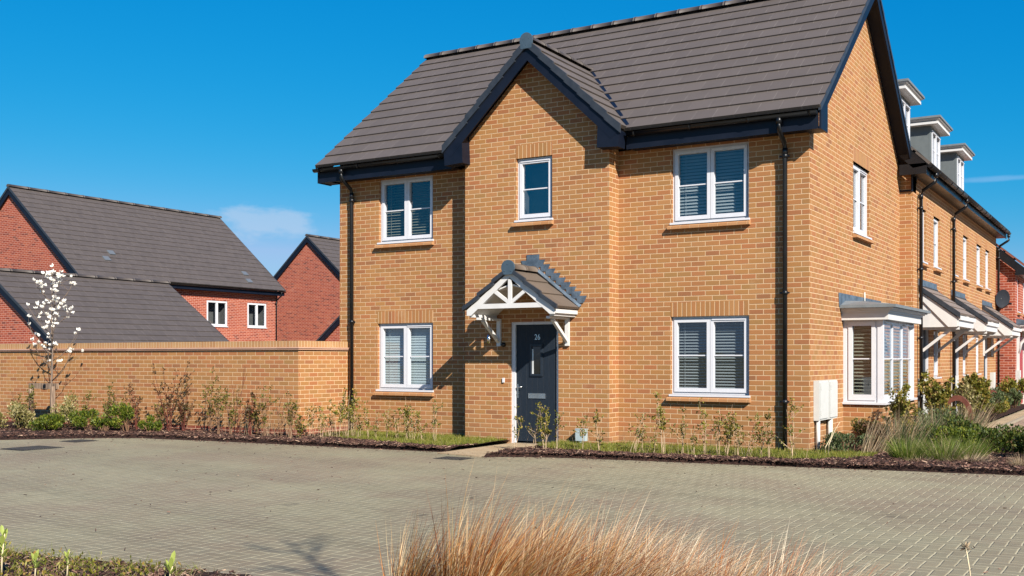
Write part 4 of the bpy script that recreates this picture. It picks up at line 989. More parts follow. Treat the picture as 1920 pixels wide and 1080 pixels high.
# ================================================================ PLANTING
UP = Vector((0, 0, 1))
def rv(r, a=1.0): return Vector((r.uniform(-a, a), r.uniform(-a, a), r.uniform(-a, a)))
def sapling(name, label, cat, x, y, h, seed, nst=4, spread=.25, lean=(0, 0), leaf=m_leaf, stem=m_stem, dens=60, ls=.032, top=.35, group=None, r0=.005, cl=None, straws=0, z0=-.03):
    r = random.Random(seed); h *= 1.12 if h < 1.2 else 1.0; t = thing(name, label, cat, (x, y, z0), group)
    S = MB(); F = MB(); lean = Vector((lean[0], lean[1], 0))
    for i in range(nst):
        a = r.uniform(0, 6.28); hh = h*(1 if i == 0 else r.uniform(.5, .95)); d = Vector((math.cos(a), math.sin(a), 0))*spread*hh*r.uniform(.3, 1)
        p = Vector((x+r.uniform(-.03, .03), y+r.uniform(-.03, .03), z0)); pts = [p]
        for k in range(1, 6):
            f = k/5; pts.append(p+(d+lean*h)*f**1.3+UP*hh*f+rv(r, .018*h))
        S.tube(pts, [r0*(1-.13*k) for k in range(6)], 4)
        def at(f):
            q = f*5; k = min(4, int(q)); return pts[k].lerp(pts[k+1], q-k)
        for b in range(r.randint(1, 3)):
            f = r.uniform(.3, .8); q = at(f); e = q+Vector((r.uniform(-.2, .2), r.uniform(-.15, .15), r.uniform(.08, .26)))*h*1.1
            S.tube([q, q.lerp(e, .5)+rv(r, .01), e], [r0*.6, r0*.5, r0*.3], 3)
            for k in range(int(dens*.13)):
                c = q.lerp(e, r.uniform(.55, 1.05))+rv(r, .012); F.quadleaf(c, rv(r)+UP*.4, rv(r), ls*r.uniform(.6, 1.3), ls*r.uniform(.5, .8))
        # leaves gather in clusters up the stem
        ncl = r.randint(2, 5)
        for c_ in range(ncl):
            f = top+(1-top)*r.random()**.8; q = at(min(.999, f))
            for k in range(int(dens*.6/ncl*r.uniform(.3, 1.4))):
                c = q+Vector((r.gauss(0, .02), r.gauss(0, .02), r.gauss(0, .026)))
                F.quadleaf(c, rv(r)+UP*.5, rv(r), ls*r.uniform(.6, 1.3), ls*r.uniform(.5, .85))
    S.build('stems', stem, t)
    if straws:
        W = MB()
        for i in range(straws):
            p = Vector((x+r.gauss(0, .09), y+r.gauss(0, .06), z0)); a = r.uniform(0, 6.28)
            W.blade(p, (math.cos(a)*.22+lean.x, math.sin(a)*.22+lean.y, 1), (lean.x*.3, 0, 0), h*r.uniform(.35, .85), .007, 3)
        W.build('dry_stalks', m_straw, t)
    if F.f: F.build('leaves', leaf, t)
    return t
def bush(name, label, cat, x, y, rx, h, seed, mat, n=1800, ls=.032, group=None, ry=None, z0=-.03, stems=True, lump=5, spire=.3):
    r = random.Random(seed); t = thing(name, label, cat, (x, y, z0), group); ry = ry or rx
    L_ = [(r.uniform(-.6, .6), r.uniform(-.6, .6), r.uniform(.35, .95), r.uniform(.28, .5)) for _ in range(lump)]
    F = MB(); S = MB()
    for i in range(n):
        lx, ly, lz, lr = L_[r.randrange(lump)]
        v = Vector((r.gauss(0, 1), r.gauss(0, 1), r.gauss(0, 1))).normalized()*lr*(r.random()**.4)
        c = Vector((x+(lx+v.x)*rx, y+(ly+v.y)*ry, z0+max(.02, (lz*.75+v.z*.6))*h))
        F.quadleaf(c, v+UP*(.4+spire)+rv(r, .5), rv(r), ls*r.uniform(.6, 1.4), ls*r.uniform(.4, .75))
    for lx, ly, lz, lr in L_:
        for k in range(3):
            e = Vector((x+(lx+r.uniform(-.3, .3))*rx, y+(ly+r.uniform(-.3, .3))*ry, z0+lz*h*.9)); S.tube([(x+lx*rx*.3, y+ly*ry*.3, z0), e.lerp(Vector((x, y, z0)), .4)+rv(r, .01), e], [.006, .005, .003], 4)
    S.build('stems', m_stem, t); F.build('leaves', mat, t); return t
def tuft(name, label, cat, x, y, rad, h, n, seed, mat, lean=(0, 0), wd=.006, group=None, z0=-.03, droop=.9, seg=4, fan=.55, mat2=None, frac2=.3, parts=('blades', 'seed_heads')):
    r = random.Random(seed); random.seed(seed); t = thing(name, label, cat, (x, y, z0), group)
    A = MB(); B = MB(); ln = Vector((lean[0], lean[1], 0))
    for i in range(n):
        a = r.uniform(0, 6.28); q = r.random()**.5*rad; o = Vector((math.cos(a), math.sin(a), 0)); p = Vector((x, y, z0))+o*q
        d = UP+o*fan*(.3+q/rad)*r.uniform(.4, 1.2)+ln*.6+rv(r, .12)
        bend = o*r.uniform(.1, .6)*droop+ln*r.uniform(.3, 1.2)-UP*r.uniform(0, .5)*droop
        M = B if (mat2 and r.random() < frac2) else A
        M.blade(p, d, bend, h*(r.uniform(.4, 1.0)+(.25*r.random() if r.random() < .25 else 0))*(1.1 if M is B else 1), wd*r.uniform(.6, 1.3), seg, side=Vector((r.uniform(-1, 1), r.uniform(-1, 1), r.uniform(-.2, .2))))
    A.build(parts[0], mat, t)
    if B.f: B.build(parts[1], mat2, t)
    return t

# ---- stems with young leaves along the garden wall
g1 = 'young leafy shrubs along the garden wall'
S1 = [(-15.45, -2.0, .69), (-14.76, -2.1, .78), (-13.63, -1.75, .68), (-13.07, -1.7, .79), (-12.73, -1.8, .75), (-12.58, -1.7, .63), (-12.22, -1.7, .82), (-11.52, -1.75, .58), (-11.24, -1.8, 1.37), (-10.94, -1.7, .85), (-10.21, -1.75, 1.07), (-9.88, -1.9, .97), (-9.68, -1.8, .78), (-9.64, -1.65, 1.11), (-9.19, -1.8, .79), (-8.76, -1.9, .92), (-9.12, -1.7, .63), (-8.52, -1.8, .73), (-8.22, -1.85, .80), (-7.99, -1.9, .36)]
D1 = ['leafy shrub at the far left of the garden wall behind the speckled bush', 'leafy shrub left of the white-flowered tree, tallest beside it', 'short shrub just right of the tree stakes', 'shrub with loose leafy top behind the green bushes', 'second shrub right of the tree stakes, slightly shorter', 'thin twiggy shrub between two leafier ones near the green bushes',
      'reddish twiggy shrub behind the rounded green bush', 'short bushy shrub at the right of the small green bush', 'tallest red-stemmed shrub against the garden wall', 'many-stemmed shrub at the foot of the tallest red-stemmed one', 'tall narrow shrub right of the tallest red-stemmed one', 'twin-stemmed shrub leaning right beside the tall narrow one',
      'shrub with a green leafy knot near the middle of the wall', 'bare dark twigs standing tall against the wall', 'dense twiggy shrub left of the wall corner with red stems', 'shrub with bright leaf tufts near the wall corner', 'short dark twig shrub in the middle of the group', 'pair of thin bare upright twigs near the wall corner', 'broad twiggy shrub just left of the wall corner', 'low tangle of pale twigs at the wall corner']
for i, ((x, y, h), lb) in enumerate(zip(S1, D1)):
    tall = i in (8, 10); bare = i in (13, 17)
    sapling('young_shrub', lb, 'shrub', x, y, h, 100+i, nst=7 if i in (8, 9, 14, 18) else (3 if bare else 5), spread=.30 if i in (8, 9) else .16, leaf=m_leafred if i in (6, 8, 9, 14) else m_leaf,
            stem=m_stemred if i in (6, 8, 9, 13, 14) else m_stem, dens=0 if bare else (62 if i not in (8, 9) else 80), ls=.042, top=.3, group=g1, r0=.007, straws=8 if i > 12 else 0)
# ---- slim shrubs in front of the house
g2 = 'slim young shrubs along the front of the house'
S2 = [(-8.08, -1.5, .73), (-7.77, -1.6, .54), (-7.84, -1.3, .64), (-7.57, -1.4, .78), (-7.46, -1.3, .74), (-7.43, -1.2, .71), (-7.21, -1.3, .31), (-7.18, -1.1, .56), (-6.92, -1.2, .45), (-6.78, -1.1, .57), (-6.47, -1.2, .44), (-6.29, -1.15, .66), (-6.13, -1.2, .53), (-5.98, -1.2, .43), (-5.65, -1.3, .60),
      (-3.98, -1.55, .62), (-3.66, -1.6, .61), (-3.47, -1.6, .64), (-3.27, -1.6, .50), (-2.91, -1.5, .55), (-2.64, -1.45, .57), (-2.1, -1.45, .59), (-1.97, -1.4, .48), (-1.66, -1.4, .79), (-1.4, -1.4, .60), (-1.07, -1.35, .71), (-.89, -1.35, .62), (-.78, -1.3, .67), (-.62, -1.3, .51), (-.48, -1.3, .62), (-.33, -1.25, .62), (.10, -1.15, .76), (-1.22, -1.4, .43), (-1.82, -1.4, .37), (-.2, -1.3, .45)]
D2 = ['leafy sapling right at the wall corner', 'short sapling with straw stalks by the wall corner', 'sapling left of the left downpipe, medium height', 'tallest leafy sapling beside the left downpipe', 'sapling partly over the left downpipe foot', 'sapling with crowded green top at the left downpipe', 'very low sapling right of the left downpipe',
      'thin sapling first to the right of the left downpipe', 'short twiggy sapling below the left window', 'slender sapling below the left window, left of the bushy one', 'small sapling touching the bushy one below the left window', 'bushiest green sapling below the lower left window', 'small sapling right of the bushiest one', 'bare low sapling near the house angle', 'thin pale sapling left of the house angle, beside the grass',
      'sapling in front of the left edge of the front door', 'leaning stems in front of the front door middle', 'leafy green sapling in front of the front door', 'sapling at the right door frame', 'pale bare sapling beside the grey service box', 'leafy upright sapling right of the grey service box',
      'leaning sapling just right of the brick angle', 'low sapling with brown leaves right of the brick angle', 'tall narrow sapling left of the lower right window', 'narrow sapling below the left edge of the lower right window', 'sapling under the middle of the lower right window', 'leafy sapling under the lower right window, left of the fullest', 'fullest leafy sapling under the lower right window',
      'short sapling under the right casement of the lower right window', 'sapling with spreading leafy arm under the right window edge', 'thin sapling right of the lower right window', 'airy sapling right of the right downpipe', 'shortest sapling under the lower right window', 'low sapling beside the tall narrow one', 'small sapling left of the right downpipe']
for i, ((x, y, h), lb) in enumerate(zip(S2, D2)):
    big = i in (11, 17, 27, 3, 5, 23); lean = (.22, 0) if i in (16, 21, 29) else ((.08, 0) if i % 3 == 0 else (-.03, 0))
    sapling('sapling', lb, 'sapling', x, y, h, 300+i, nst=5 if big else (3 if h > .5 else 2), spread=.12, lean=lean, leaf=m_leafgold if i % 2 else m_leaf, stem=m_stemp, dens=100 if big else 52, ls=.038, top=.38, group=g2, r0=.0042, straws=14 if i < 6 else 4)
# ---- bushes left
Bs = [(-14.35, -2.7, .41, .46, m_leafvar, 'cream-speckled leafy bush at the far left of the bed', 1500), (-13.36, -2.75, .48, .27, m_leafgreen, 'low bright green bush in front of the staked tree', 1900), (-12.8, -2.35, .35, .33, m_leafgreen, 'rounded bright green bush right of the tree, left of a pair', 1500), (-12.37, -2.3, .24, .26, m_leafgreen, 'smaller green bush touching the right of the rounded one', 900),
      (-11.96, -2.1, .38, .38, m_leafgreen, 'biggest dense green bush along the garden wall', 1900), (-11.47, -2.0, .23, .27, m_leafgreen, 'small green bush rightmost of the low bushes', 800), (-14.75, -2.9, .2, .30, m_leafvar, 'speckled bush cut by the left picture edge', 500), (-13.75, -2.0, .35, .50, m_leafvar, 'cream-speckled bush behind the tree stakes', 1100)]
for i, (x, y, rx, h, mt, lb, n) in enumerate(Bs): bush('low_bush', lb, 'bush', x, y, rx, h*1.5, 40+i, mt, int(n*1.2), .044 if mt is m_leafgreen else .048, 'low bushes by the garden wall', lump=6, ry=rx*.8)
# ---- magnolia with its stake frame
t = thing('magnolia_tree', 'slender young magnolia tree with white flowers beside the garden wall', 'tree', (-14.72, -1.72, -.02)); r = random.Random(8)
S = MB(); F = MB(); Bd = MB(); tx, ty = -14.72, -1.72
tr = [Vector((tx+dx, ty+dy, z)) for dx, dy, z in ((0, 0, -.05), (.0, 0, .5), (.02, .0, 1.0), (.03, .01, 1.5), (.01, .0, 2.0), (.03, 0, 2.5), (-.02, .02, 3.05))]
S.tube(tr, [.026, .023, .020, .016, .012, .008, .004], 8)
def flower(c):
    ax = (UP*1.0+rv(r, .9)).normalized(); opn = r.uniform(.25, 1.1); n_ = r.choice((4, 5, 6, 7))
    x = ax.cross(Vector((1, .2, 0))).normalized(); y = ax.cross(x)
    for k in range(n_):
        a = 6.28*k/n_+r.uniform(-.3, .3); o = x*math.cos(a)+y*math.sin(a); d = ax+o*opn*r.uniform(.6, 1.5); L_ = r.uniform(.045, .082)
        F.quadleaf(c, d, o+ax*.2, L_, L_*.55); F.quadleaf(c+o*.004, d+o*.15, x+y, L_*.9, L_*.5)
def limb(p0, d, L_, rad, lvl):
    pts = [p0]; d = d.normalized(); n_ = 4
    for k in range(n_): pts.append(pts[-1]+d*L_/n_+rv(r, .012)); d = (d+UP*.25+rv(r, .08)).normalized()
    S.tube(pts, [rad*(1-.18*k) for k in range(n_+1)], 5)
    flower(pts[-1]+UP*.01)
    if r.random() < .18: flower(pts[2]+rv(r, .015))
    if lvl < 2:
        for k in (1, 2, 3):
            if r.random() < (.85 if lvl == 0 else .42): limb(pts[k], d*.6+rv(r, .9)+UP*.35, L_*r.uniform(.32, .55), rad*.55, lvl+1)
for i in range(15):
    f = .30+.62*i/14; q = f*6; k = min(5, int(q)); p = tr[k].lerp(tr[k+1], q-k); a = i*2.4+r.uniform(-.4, .4)
    L_ = .80*(1-((f-.45)/.62)**2)*r.uniform(.75, 1.1)+.08; limb(p, Vector((math.cos(a)*1.1, math.sin(a)*.5, .50)), L_, .010, 0)
flower(tr[-1])
S.build('trunk', m_bark, t); F.build('flowers', m_petal, t);
t = thing('tree_stake', 'two timber posts with a crossbar holding the white-flowered tree', 'tree stake', (-14.7, -1.9, -.05))
for k, x in enumerate((-15.06, -14.38)):
    m = MB(); m.tube([(x, -1.93, -.1), (x, -1.93, .80 if k else .74)], .048, 10); m.build('post', m_wood, t)
m = MB(); m.beam((-15.2, -1.86, .80), (-14.33, -1.86, .80), .06, .11); m.build('crossbar', m_wood, t)
m = MB(); m.tube([(-14.74, -1.75, .80), (-14.68, -1.90, .80)], .04, 10); m.build('tree_tie', m_black, t)
# out-of-view tree on the near right whose bare boughs throw the soft shadow on the paving
t = thing('bare_tree', 'bare young tree standing behind the viewpoint whose twigs shade the paving', 'tree', (6.5, -14.75, -.02)); r = random.Random(5); S = MB()
tt = [Vector((6.5+.03*math.sin(z*2), -14.75, z)) for z in (-.05, 1.5, 3, 4.5, 5.6, 6.4)]; S.tube(tt, [.06, .05, .04, .03, .02, .01], 8)
def limb2(p0, d, L_, rad, lvl):
    pts = [p0]; d = d.normalized()
    for k in range(4): pts.append(pts[-1]+d*L_/4); d = (d+UP*.15+rv(r, .15)).normalized()
    S.tube(pts, [rad*(1-.18*k) for k in range(5)], 5)
    if lvl < 2:
        for k in (1, 2, 3): limb2(pts[k], d*.7+rv(r, .8), L_*.5, rad*.6, lvl+1)
for i in range(9): f = .5+.5*i/9; q = f*5; k = min(4, int(q)); limb2(tt[k].lerp(tt[k+1], q-k), Vector((math.cos(i*2.4), math.sin(i*2.4), .7)), 1.1*(1.3-f), .016, 0)
S.build('trunk', m_bark, t)

# ---- right hand bed
def T(lb, x, y, rad, h, n, seed, mat, **k): return tuft('ornamental_grass', lb, 'grass clump', x, y, rad, h, n, seed, mat, group='grass clumps in the right bed', **k)
gb = 'shrubs in the right bed'
bush('low_bush', 'grey-green bushy plant at the foot of the meter boxes', 'bush', .48, .25, .38, .36, 71, m_leafgrey, 2600, .032, gb, lump=8, spire=.8)
bush('low_bush', 'bronze and green leafy shrub in front of the bay window base', 'bush', .72, .95, .34, .50, 72, m_leafred, 900, .04, gb)
bush('low_bush', 'olive shrub at the left of the bay base behind the grey-green plant', 'bush', .55, 1.1, .28, .62, 73, m_leaf, 700, .036, gb)
sapling('tall_shrub', 'upright leafy shrub at the outer corner of the bay window', 'shrub', 1.0, 1.5, .86, 74, nst=16, spread=.30, leaf=m_leafgold, dens=300, ls=.042, group=gb)
sapling('tall_shrub', 'leafy shrub standing past the bay window near the first canopy post', 'shrub', .95, 4.7, 1.05, 75, nst=20, spread=.28, leaf=m_leafgold, dens=260, ls=.05, group=gb)
sapling('tall_shrub', 'yellow-green shrub left of the rusty steel hoop', 'shrub', .72, 6.1, .85, 76, nst=16, spread=.3, leaf=m_leafgold, dens=260, ls=.052, group=gb)
sapling('tall_shrub', 'dark leafy shrub right of the rusty steel hoop', 'shrub', .95, 7.9, .85, 77, nst=18, spread=.3, leaf=m_leafvar, dens=270, ls=.055, group=gb)
sapling('tall_shrub', 'tall olive shrub in the terrace bed beyond the hoop', 'shrub', .9, 9.3, .95, 78, nst=18, spread=.3, leaf=m_leafgold, dens=320, ls=.06, group=gb)
sapling('tall_shrub', 'golden shrub half way along the terrace bed', 'shrub', .85, 10.8, .85, 79, nst=18, spread=.3, leaf=m_leafgold, dens=300, ls=.06, group=gb)
bush('low_bush', 'grey-green mound half way along the terrace bed', 'bush', .85, 12.6, .34, .6, 80, m_leafgrey, 1500, .06, gb)
bush('low_bush', 'brownish-green bush between the two grey-green ones', 'bush', 1.0, 13.8, .36, .55, 180, m_leafgold, 1200, .06, gb)
bush('low_bush', 'low twiggy bush beyond the golden shrub in the terrace bed', 'bush', 1.05, 11.6, .30, .5, 181, m_leaf, 1000, .055, gb)
bush('low_bush', 'greenish low bush near the far end of the terrace bed', 'bush', 1.0, 16.4, .35, .6, 182, m_leafgrey, 1100, .07, gb)
bush('low_bush', 'olive bush in front of the last terraced door', 'bush', .80, 15.0, .38, .62, 81, m_leafgrey, 1300, .07, gb)
bush('low_bush', 'rounded golden-green bush at the end of the terrace bed by the red wall', 'bush', .9, 17.9, .50, 1.05, 82, m_leafgold, 2000, .08, gb)
bush('low_bush', 'small blue-green plant by the far red house porch', 'bush', 1.5, 19.2, .3, .4, 83, m_leafgrey, 600, .06, gb)
bush('low_bush', 'broad deep green mound in the middle of the right bed', 'bush', 1.60, 1.9, .58, .66, 84, m_leafdark, 4600, .045, gb, lump=9)
bush('low_bush', 'grey-green spiky mound behind the broad green one', 'bush', 1.2, 3.5, .5, .60, 85, m_leafgrey, 2600, .045, gb, lump=8, spire=.8)
bush('low_bush', 'dark spreading bush right of the broad green mound', 'bush', 2.15, 1.15, .46, .46, 86, m_leafdark, 2800, .042, gb, lump=8)
bush('low_bush', 'olive bush near the right picture edge', 'bush', 2.62, 1.3, .42, .50, 87, m_leafdark, 2200, .04, gb, lump=7)
bush('low_bush', 'very dark green bush cut by the right picture edge', 'bush', 2.9, .45, .36, .44, 88, m_leafdark, 1900, .04, gb)
bush('low_bush', 'bright green bush behind the green grass tufts', 'bush', 1.75, .85, .45, .46, 89, m_leafgreen, 2600, .042, gb, lump=7)
T('pale dry grass clump leaning right beside the bay', .80, .30, .16, .80, 90, 91, m_straw, lean=(.55, .1), wd=.011, fan=.22, droop=.25)
T('tall straw grass clump left of the upright bay shrub', 1.0, .65, .20, .88, 110, 92, m_straw, lean=(.5, .1), wd=.011, fan=.22, droop=.25)
T('grey-green and straw grass clump in front of the bay', 1.22, .70, .24, .66, 520, 93, m_leafgrey, lean=(.3, 0), wd=.012, fan=.35, droop=.4, mat2=m_straw, frac2=.22)
T('feathery olive stems behind the broad green mound', 1.35, 2.9, .35, .72, 420, 94, m_leafgrey, lean=(.2, 0), wd=.012, fan=.4, droop=.5, mat2=m_straw, frac2=.3)
T('wispy straw stems beside the terrace path', 1.2, 7.3, .30, .75, 110, 95, m_straw, lean=(.3, 0), wd=.012, fan=.4, droop=.5)
T('fine green and pale stems near the path corner', 1.25, 5.3, .35, .62, 320, 96, m_leafgrey, lean=(.2, 0), wd=.012, fan=.4, droop=.5, mat2=m_straw, frac2=.35)
T('bright green grass tuft at the front of the bed, left of the pair', 1.42, -.45, .15, .42, 900, 97, m_tuftgreen, wd=.007, fan=.55, droop=.8)
T('wide green and straw grass tuft at the front of the bed, right of the pair', 1.85, -.30, .20, .44, 1100, 98, m_tuftgreen, wd=.007, fan=.75, droop=.9, mat2=m_straw, frac2=.15)
T('flattened straw grass beside the wide green tuft', 2.15, -.35, .26, .28, 700, 99, m_straw, wd=.006, fan=1.6, droop=1.2)
T('flattened straw grass between the green tufts', 1.62, -.62, .16, .22, 350, 101, m_straw, wd=.006, fan=1.6, droop=1.2)
T('green grass tuft behind the front pair', 2.05, .25, .22, .42, 900, 100, m_tuftgreen, wd=.007, fan=.6, droop=.8)
T('small straw coloured tuft at the right picture edge', 2.84, -.72, .10, .25, 450, 102, m_straw, wd=.006, fan=.7, droop=.8)
for k, (lb, x, y) in enumerate((('single pale bent stalk beside the meter boxes', .40, -.55), ('short pale stalk beside the bent one', .33, -.45))):
    r = random.Random(60+k); t = thing('dry_stalk', lb, 'dry stalk', (x, y, -.03), 'pale stalks'); S = MB(); hh = .48-.12*k; S.tube([(x, y, -.03), (x+.02, y, hh*.35), (x+.09, y+.01, hh*.75), (x+.16-.05*k, y+.02, hh)], [.008, .007, .006, .003], 5); S.build('stalk', m_pstalk, t)
# rusty steel hoops in the terrace bed
for k, (x, y, rr, lb) in enumerate(((.95, 7.0, .34, 'rusty brown curved steel hoop standing in the terrace bed'), (.75, 13.7, .28, 'second rusty steel hoop farther along the terrace bed'))):
    t = thing('steel_hoop', lb, 'hoop', (x, y, 0), 'rusty hoops'); m = MB(); n = 16; yy0, yy1 = y-.05, y+.05
    for j in range(n):
        a, b = math.pi*j/n, math.pi*(j+1)/n
        def q(an, ro, yy): return (x-math.cos(an)*ro*.8, yy, .24+math.sin(an)*ro*1.15)
        ri = rr-.09
        m.poly([q(a, rr, yy0), q(b, rr, yy0), q(b, rr, yy1), q(a, rr, yy1)], True); m.poly([q(a, ri, yy0), q(a, ri, yy1), q(b, ri, yy1), q(b, ri, yy0)], True)
        for yy in (yy0, yy1): m.poly([q(a, rr, yy), q(a, ri, yy), q(b, ri, yy), q(b, rr, yy)])
    for s_ in (-1, 1): m.box(x+s_*(rr-.045)*.8-.036, x+s_*(rr-.045)*.8+.036, yy0, yy1, -.05, .24)
    m.build('band', m_rust, t)

# ---- foreground amber grasses
def FG(lb, x, y, rad, h, n, seed, **k):
    n = int(n*.62); h *= 1.06; k['lean'] = (k['lean'][0]*1.55, k['lean'][1]*1.7); k.setdefault('fan', .40); k.setdefault('droop', .75); return tuft('amber_grass_clump', lb, 'grass clump', x, y, rad, h, n, seed, k.pop('mat', m_amber), group='feathery grass clumps in the foreground', wd=k.pop('wd', .0062), seg=5, z0=-.02, **k)
FG('amber grass clump at the left end of the foreground row', 1.05, -10.92, .20, .58, 2900, 201, lean=(.42, .16))
FG('tallest amber grass clump left of centre in the foreground', 1.30, -10.78, .20, .72, 3400, 202, lean=(.42, .16))
FG('amber and straw clump in the middle of the foreground row', 1.60, -10.58, .22, .64, 3000, 203, lean=(.42, .16), mat2=m_pale, frac2=.2, parts=('blades', 'pale_blades'))
FG('rusty clump fading to pale tips, right of the middle in the foreground', 1.88, -10.42, .20, .60, 2600, 204, lean=(.45, .16), mat2=m_pale, frac2=.4, parts=('blades', 'pale_blades'))
FG('pale wispy clump right of the amber ones in the foreground', 2.14, -10.24, .18, .56, 1300, 205, lean=(.45, .16), mat=m_pale)
FG('sparse pale clump with a few red blades, right foreground', 2.42, -10.14, .18, .50, 950, 206, lean=(.42, .1), mat=m_pale, mat2=m_amber, frac2=.3, parts=('pale_blades', 'red_blades'))
FG('thin pale wisps at the right end of the foreground row', 2.68, -10.0, .16, .52, 700, 207, lean=(.45, .1), mat=m_pale)
FG('lowest pale wisps at the far right of the foreground row', 2.90, -9.9, .13, .42, 300, 208, lean=(.45, .1), mat=m_pale)
FG('small amber clump standing in front of the foreground row', 1.45, -11.02, .2, .52, 2000, 209, lean=(.4, .16))

# pale leafy sprouts in the near left bed
r = random.Random(77)
def sprout(lb, x, y, h, n_, L_, seed):
    r = random.Random(seed); t = thing('leafy_sprout', lb, 'plant', (x, y, -.02), 'pale leafy sprouts in the near bed'); S = MB(); F = MB()
    S.tube([(x, y, -.03), (x+.01, y, h*.5), (x+.02, y+.01, h)], [.006, .005, .004], 6)
    for k in range(n_):
        f = .45+.55*k/n_; a = k*2.4; d = Vector((math.cos(a)*(1.15-f*.7), math.sin(a)*(1.15-f*.7), .75+f*.5)); c = Vector((x+.015*f, y, h*f)); x_ = d.normalized().cross(UP).normalized()
        ll = L_*r.uniform(.7, 1.1); b = len(F.v); dn = d.normalized(); cup = UP*.006
        P_ = [c, c+dn*ll*.35+x_*ll*.17+cup, c+dn*ll*.75+x_*ll*.13+cup, c+dn*ll, c+dn*ll*.75-x_*ll*.13+cup, c+dn*ll*.35-x_*ll*.17+cup, c+dn*ll*.5]
        F.v += [tuple(q) for q in P_]
        for i, j in ((0, 1), (1, 2), (2, 3), (3, 4), (4, 5), (5, 0)): F.f.append((b+6, b+i, b+j)); F.sm.append(True)
    S.build('stem', m_pstalk, t); F.build('leaves', m_sprout, t)
sprout('tallest pale green sprout at the left picture edge', -1.80, -11.40, .28, 10, .10, 1)
sprout('small low sprout beside the tallest one', -1.62, -11.30, .13, 7, .07, 2)
sprout('sprout with yellowish tip between the low ones', -1.45, -11.20, .17, 8, .06, 3)
sprout('lone pale sprout right of the near bed corner', -.83, -10.95, .10, 7, .10, 4)
t = thing('seed_head', 'dried pale flower head on a stalk at the bottom right corner', 'plant', (3.46, -9.3, -.05)); S = MB(); cx_, cy_, cz_ = 3.38, -9.2, .33
S.tube([(3.42, -9.22, -.03), (3.40, -9.2, .2), (cx_, cy_, cz_)], [.005, .004, .004], 6); S.build('stem', m_pstalk, t); F = MB()
for k in range(26): F.quadleaf((cx_, cy_, cz_), rv(r)+UP*.4, rv(r), .04*r.uniform(.6, 1.1), .012)
F.build('petals', m_straw, t)

# ---- grass strips, bark chips (nobody could count them)
def scatter(name, label, n, xr, fy, gy, mat, seed, fn, z=.0, keep=None):
    r = random.Random(seed); random.seed(seed); M = MB(); k = 0
    while k < n:
        x = r.uniform(*xr); a, b = fy(x), gy(x)
        if b <= a: k += 1; continue
        y = r.uniform(a, b); k += 1
        if keep and not keep(x, y, r): continue
        fn(M, x, y, r)
    return kind(M.build(name, mat), 'stuff', label)
def gr(M, x, y, r):
    h = r.uniform(.035, .085)*(1+.5*hash2(x*2.1, y*2.7)); M.blade((x, y, -.01), (r.uniform(-.5, .5), r.uniform(-.5, .5), 1), (r.uniform(-.6, .6), r.uniform(-.6, .6), -.2), h, .0065, 2)
def chip(M, x, y, r, s=1.0, z0=.0):
    L_, W_ = r.uniform(.02, .065)*s, r.uniform(.008, .02)*s; a = r.uniform(0, 6.28); d = Vector((math.cos(a), math.sin(a), r.uniform(-.35, .35))); nn = Vector((r.gauss(0, .5), r.gauss(0, .5), 1)).normalized()
    x_ = d.cross(nn).normalized()*W_/2; c = Vector((x, y, z0+.012+.012*r.random()+.012*hash2(x*2, y*2))); u = nn*.004; b = len(M.v)
    for q in (c-x_, c+x_, c+d*L_+x_*.7, c+d*L_-x_*.7): M.v.append(tuple(q))
    for q in (c-x_, c+x_, c+d*L_+x_*.7, c+d*L_-x_*.7): M.v.append(tuple(q-u))
    for f in ((0, 1, 2, 3), (0, 4, 5, 1), (1, 5, 6, 2), (2, 6, 7, 3), (3, 7, 4, 0)): M.f.append(tuple(b+i for i in f)); M.sm.append(False)
GL = [(-8.3, -.9), (-7.9, -1.3), (-7.0, -1.55), (-6.2, -1.7), (-5.4, -1.9), (-5.0, -2.0), (-4.86, -1.3)]
GR_ = [(-3.86, -1.1), (-3.4, -1.5), (-2.6, -1.58), (-1, -1.42), (.2, -1.25), (.6, -.9), (.95, -.4)]
bk = lambda x: .0 if x < -5.72 or x > -3.02 else -.35
wob = lambda x: .06*hash2(x*4, 2)
kindlawn = []
def lawn(label, x0, x1, pts, seed, n):
    m = MB(); N_ = 60
    for i in range(N_+1):
        x = x0+(x1-x0)*i/N_; f = interp(pts, x)+wob(x)
        for j in range(5): y = f+(bk(x)-f)*j/4; m.v.append((x, y, .018 if 0 < j else -.012))
    for i in range(N_):
        for j in range(4): a = i*5+j; m.f.append((a, a+5, a+6, a+1)); m.sm.append(True)
    kind(m.build('lawn', m_lawn), 'structure', label+' ground')
    def g(M, x, y, r):
        h = r.uniform(.035, .075)*(1+.45*hash2(x*2.1, y*2.7)); M.blade((x, y, .01), (r.uniform(-.5, .5), r.uniform(-.5, .5), 1), (r.uniform(-.6, .6), r.uniform(-.6, .6), -.2), h, .0065, 2)
    scatter('grass', label, n, (x0, x1), lambda x: interp(pts, x)+wob(x)-.03, bk, m_grassblade, seed, g)
lawn('narrow grass strip left of the door path', -8.3, -4.86, GL, 11, 11000)
lawn('narrow grass strip right of the door path', -3.86, .95, GR_, 12, 14000)
scatter('bark_mulch', 'bark chips along the garden wall and front of house', 12000, (-15.5, -4.84), lambda x: interp(EDGE_L, x)+.02, lambda x: -1.37 if x < -8.5 else interp(GL, x)+wob(x)-.02 if x > -8.3 else -.1, m_mulch, 13, lambda M, x, y, r: chip(M, x, y, r, 1.1))
scatter('bark_mulch', 'bark chips right of the door path', 6500, (-3.88, 1.2), lambda x: interp(EDGE_R, x)+.02, lambda x: min(interp(GR_, x)+wob(x)-.01, interp(EDGE_R, x)+1.2), m_mulch, 14, chip)
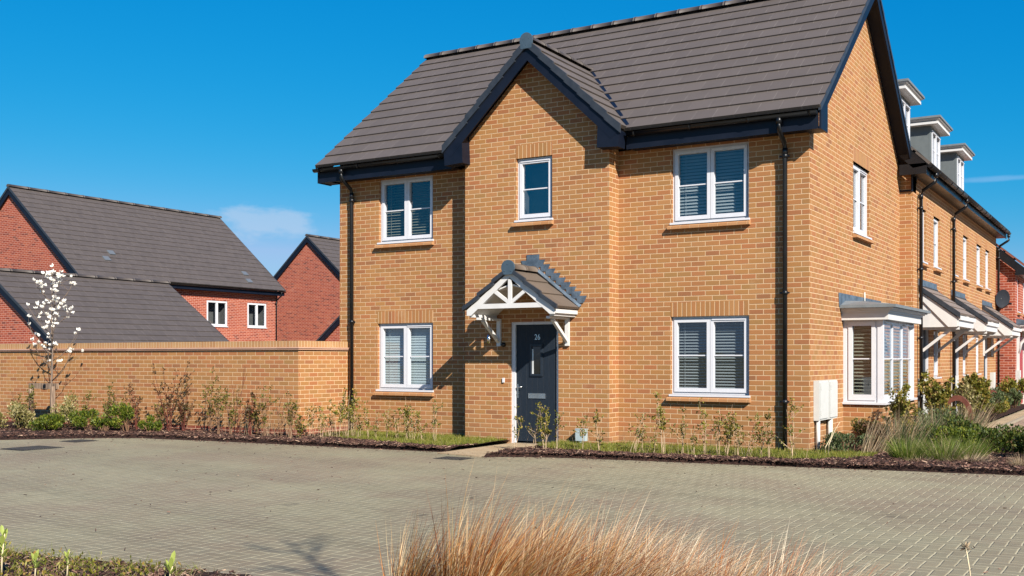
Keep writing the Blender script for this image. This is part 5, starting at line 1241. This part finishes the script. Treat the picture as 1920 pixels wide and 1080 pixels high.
scatter('bark_mulch', 'bark chips in the right hand bed', 9000, (.9, 3.6), lambda x: interp(EDGE_R, x)+.02, lambda x: 1.6, m_mulch, 15, lambda M, x, y, r: chip(M, x, y, r, 1.15))
scatter('bark_mulch', 'bark chips and dead leaves in the near bed', 4200, (-3.4, -.3), lambda x: interp(EDGE_N, x)-1.1, lambda x: interp(EDGE_N, x)-.10, m_mulch, 16, lambda M, x, y, r: chip(M, x, y, r, .75, -.015))
def wg(M, x, y, r): M.blade((x, y, -.02), (r.uniform(-.8, .8), r.uniform(-.8, .8), .8), (r.uniform(-.8, .8), r.uniform(-.8, .8), -.6), r.uniform(.05, .13), .004, 3)
scatter('weed_grass', 'scrappy grass and weeds along the near bed edge', 900, (-3.2, -.9), lambda x: interp(EDGE_N, x)-.42, lambda x: interp(EDGE_N, x)-.06, m_grassblade, 17, wg, keep=lambda x, y, r: hash2(x*2.2, y*2.2) > -.25)
scatter('ground_cover', 'low yellow-green weeds covering the near left bed', 3000, (-3.4, -1.05), lambda x: interp(EDGE_N, x)-1.1, lambda x: interp(EDGE_N, x)-.12, m_leafgold, 27, lambda M, x, y, r: M.quadleaf((x, y, r.uniform(-.01, .045)), rv(r)+UP*.6, rv(r)+UP, r.uniform(.02, .045), r.uniform(.008, .018)), keep=lambda x, y, r: hash2(x*3.1, y*2.9) > -.15)
scatter('dead_grass', 'dry straw bits in the near left bed', 900, (-3.4, -.5), lambda x: interp(EDGE_N, x)-1.0, lambda x: interp(EDGE_N, x)-.08, m_straw, 28, wg)
scatter('litter', 'scattered dry bits and chips lying on the paving', 260, (-12, 3.5), lambda x: -10.2, lambda x: interp(EDGE_L, x) if x < -4 else interp(EDGE_R, x), m_mulch, 18, lambda M, x, y, r: chip(M, x, y, r, .55, -.058), keep=lambda x, y, r: True)
scatter('litter', 'bark bits strewn along the paving edge', 500, (-12, 3.2), lambda x: (interp(EDGE_L, x) if x < -4 else interp(EDGE_R, x))-.30, lambda x: (interp(EDGE_L, x) if x < -4 else interp(EDGE_R, x))-.02, m_mulch, 19, lambda M, x, y, r: chip(M, x, y, r, .5, -.058))
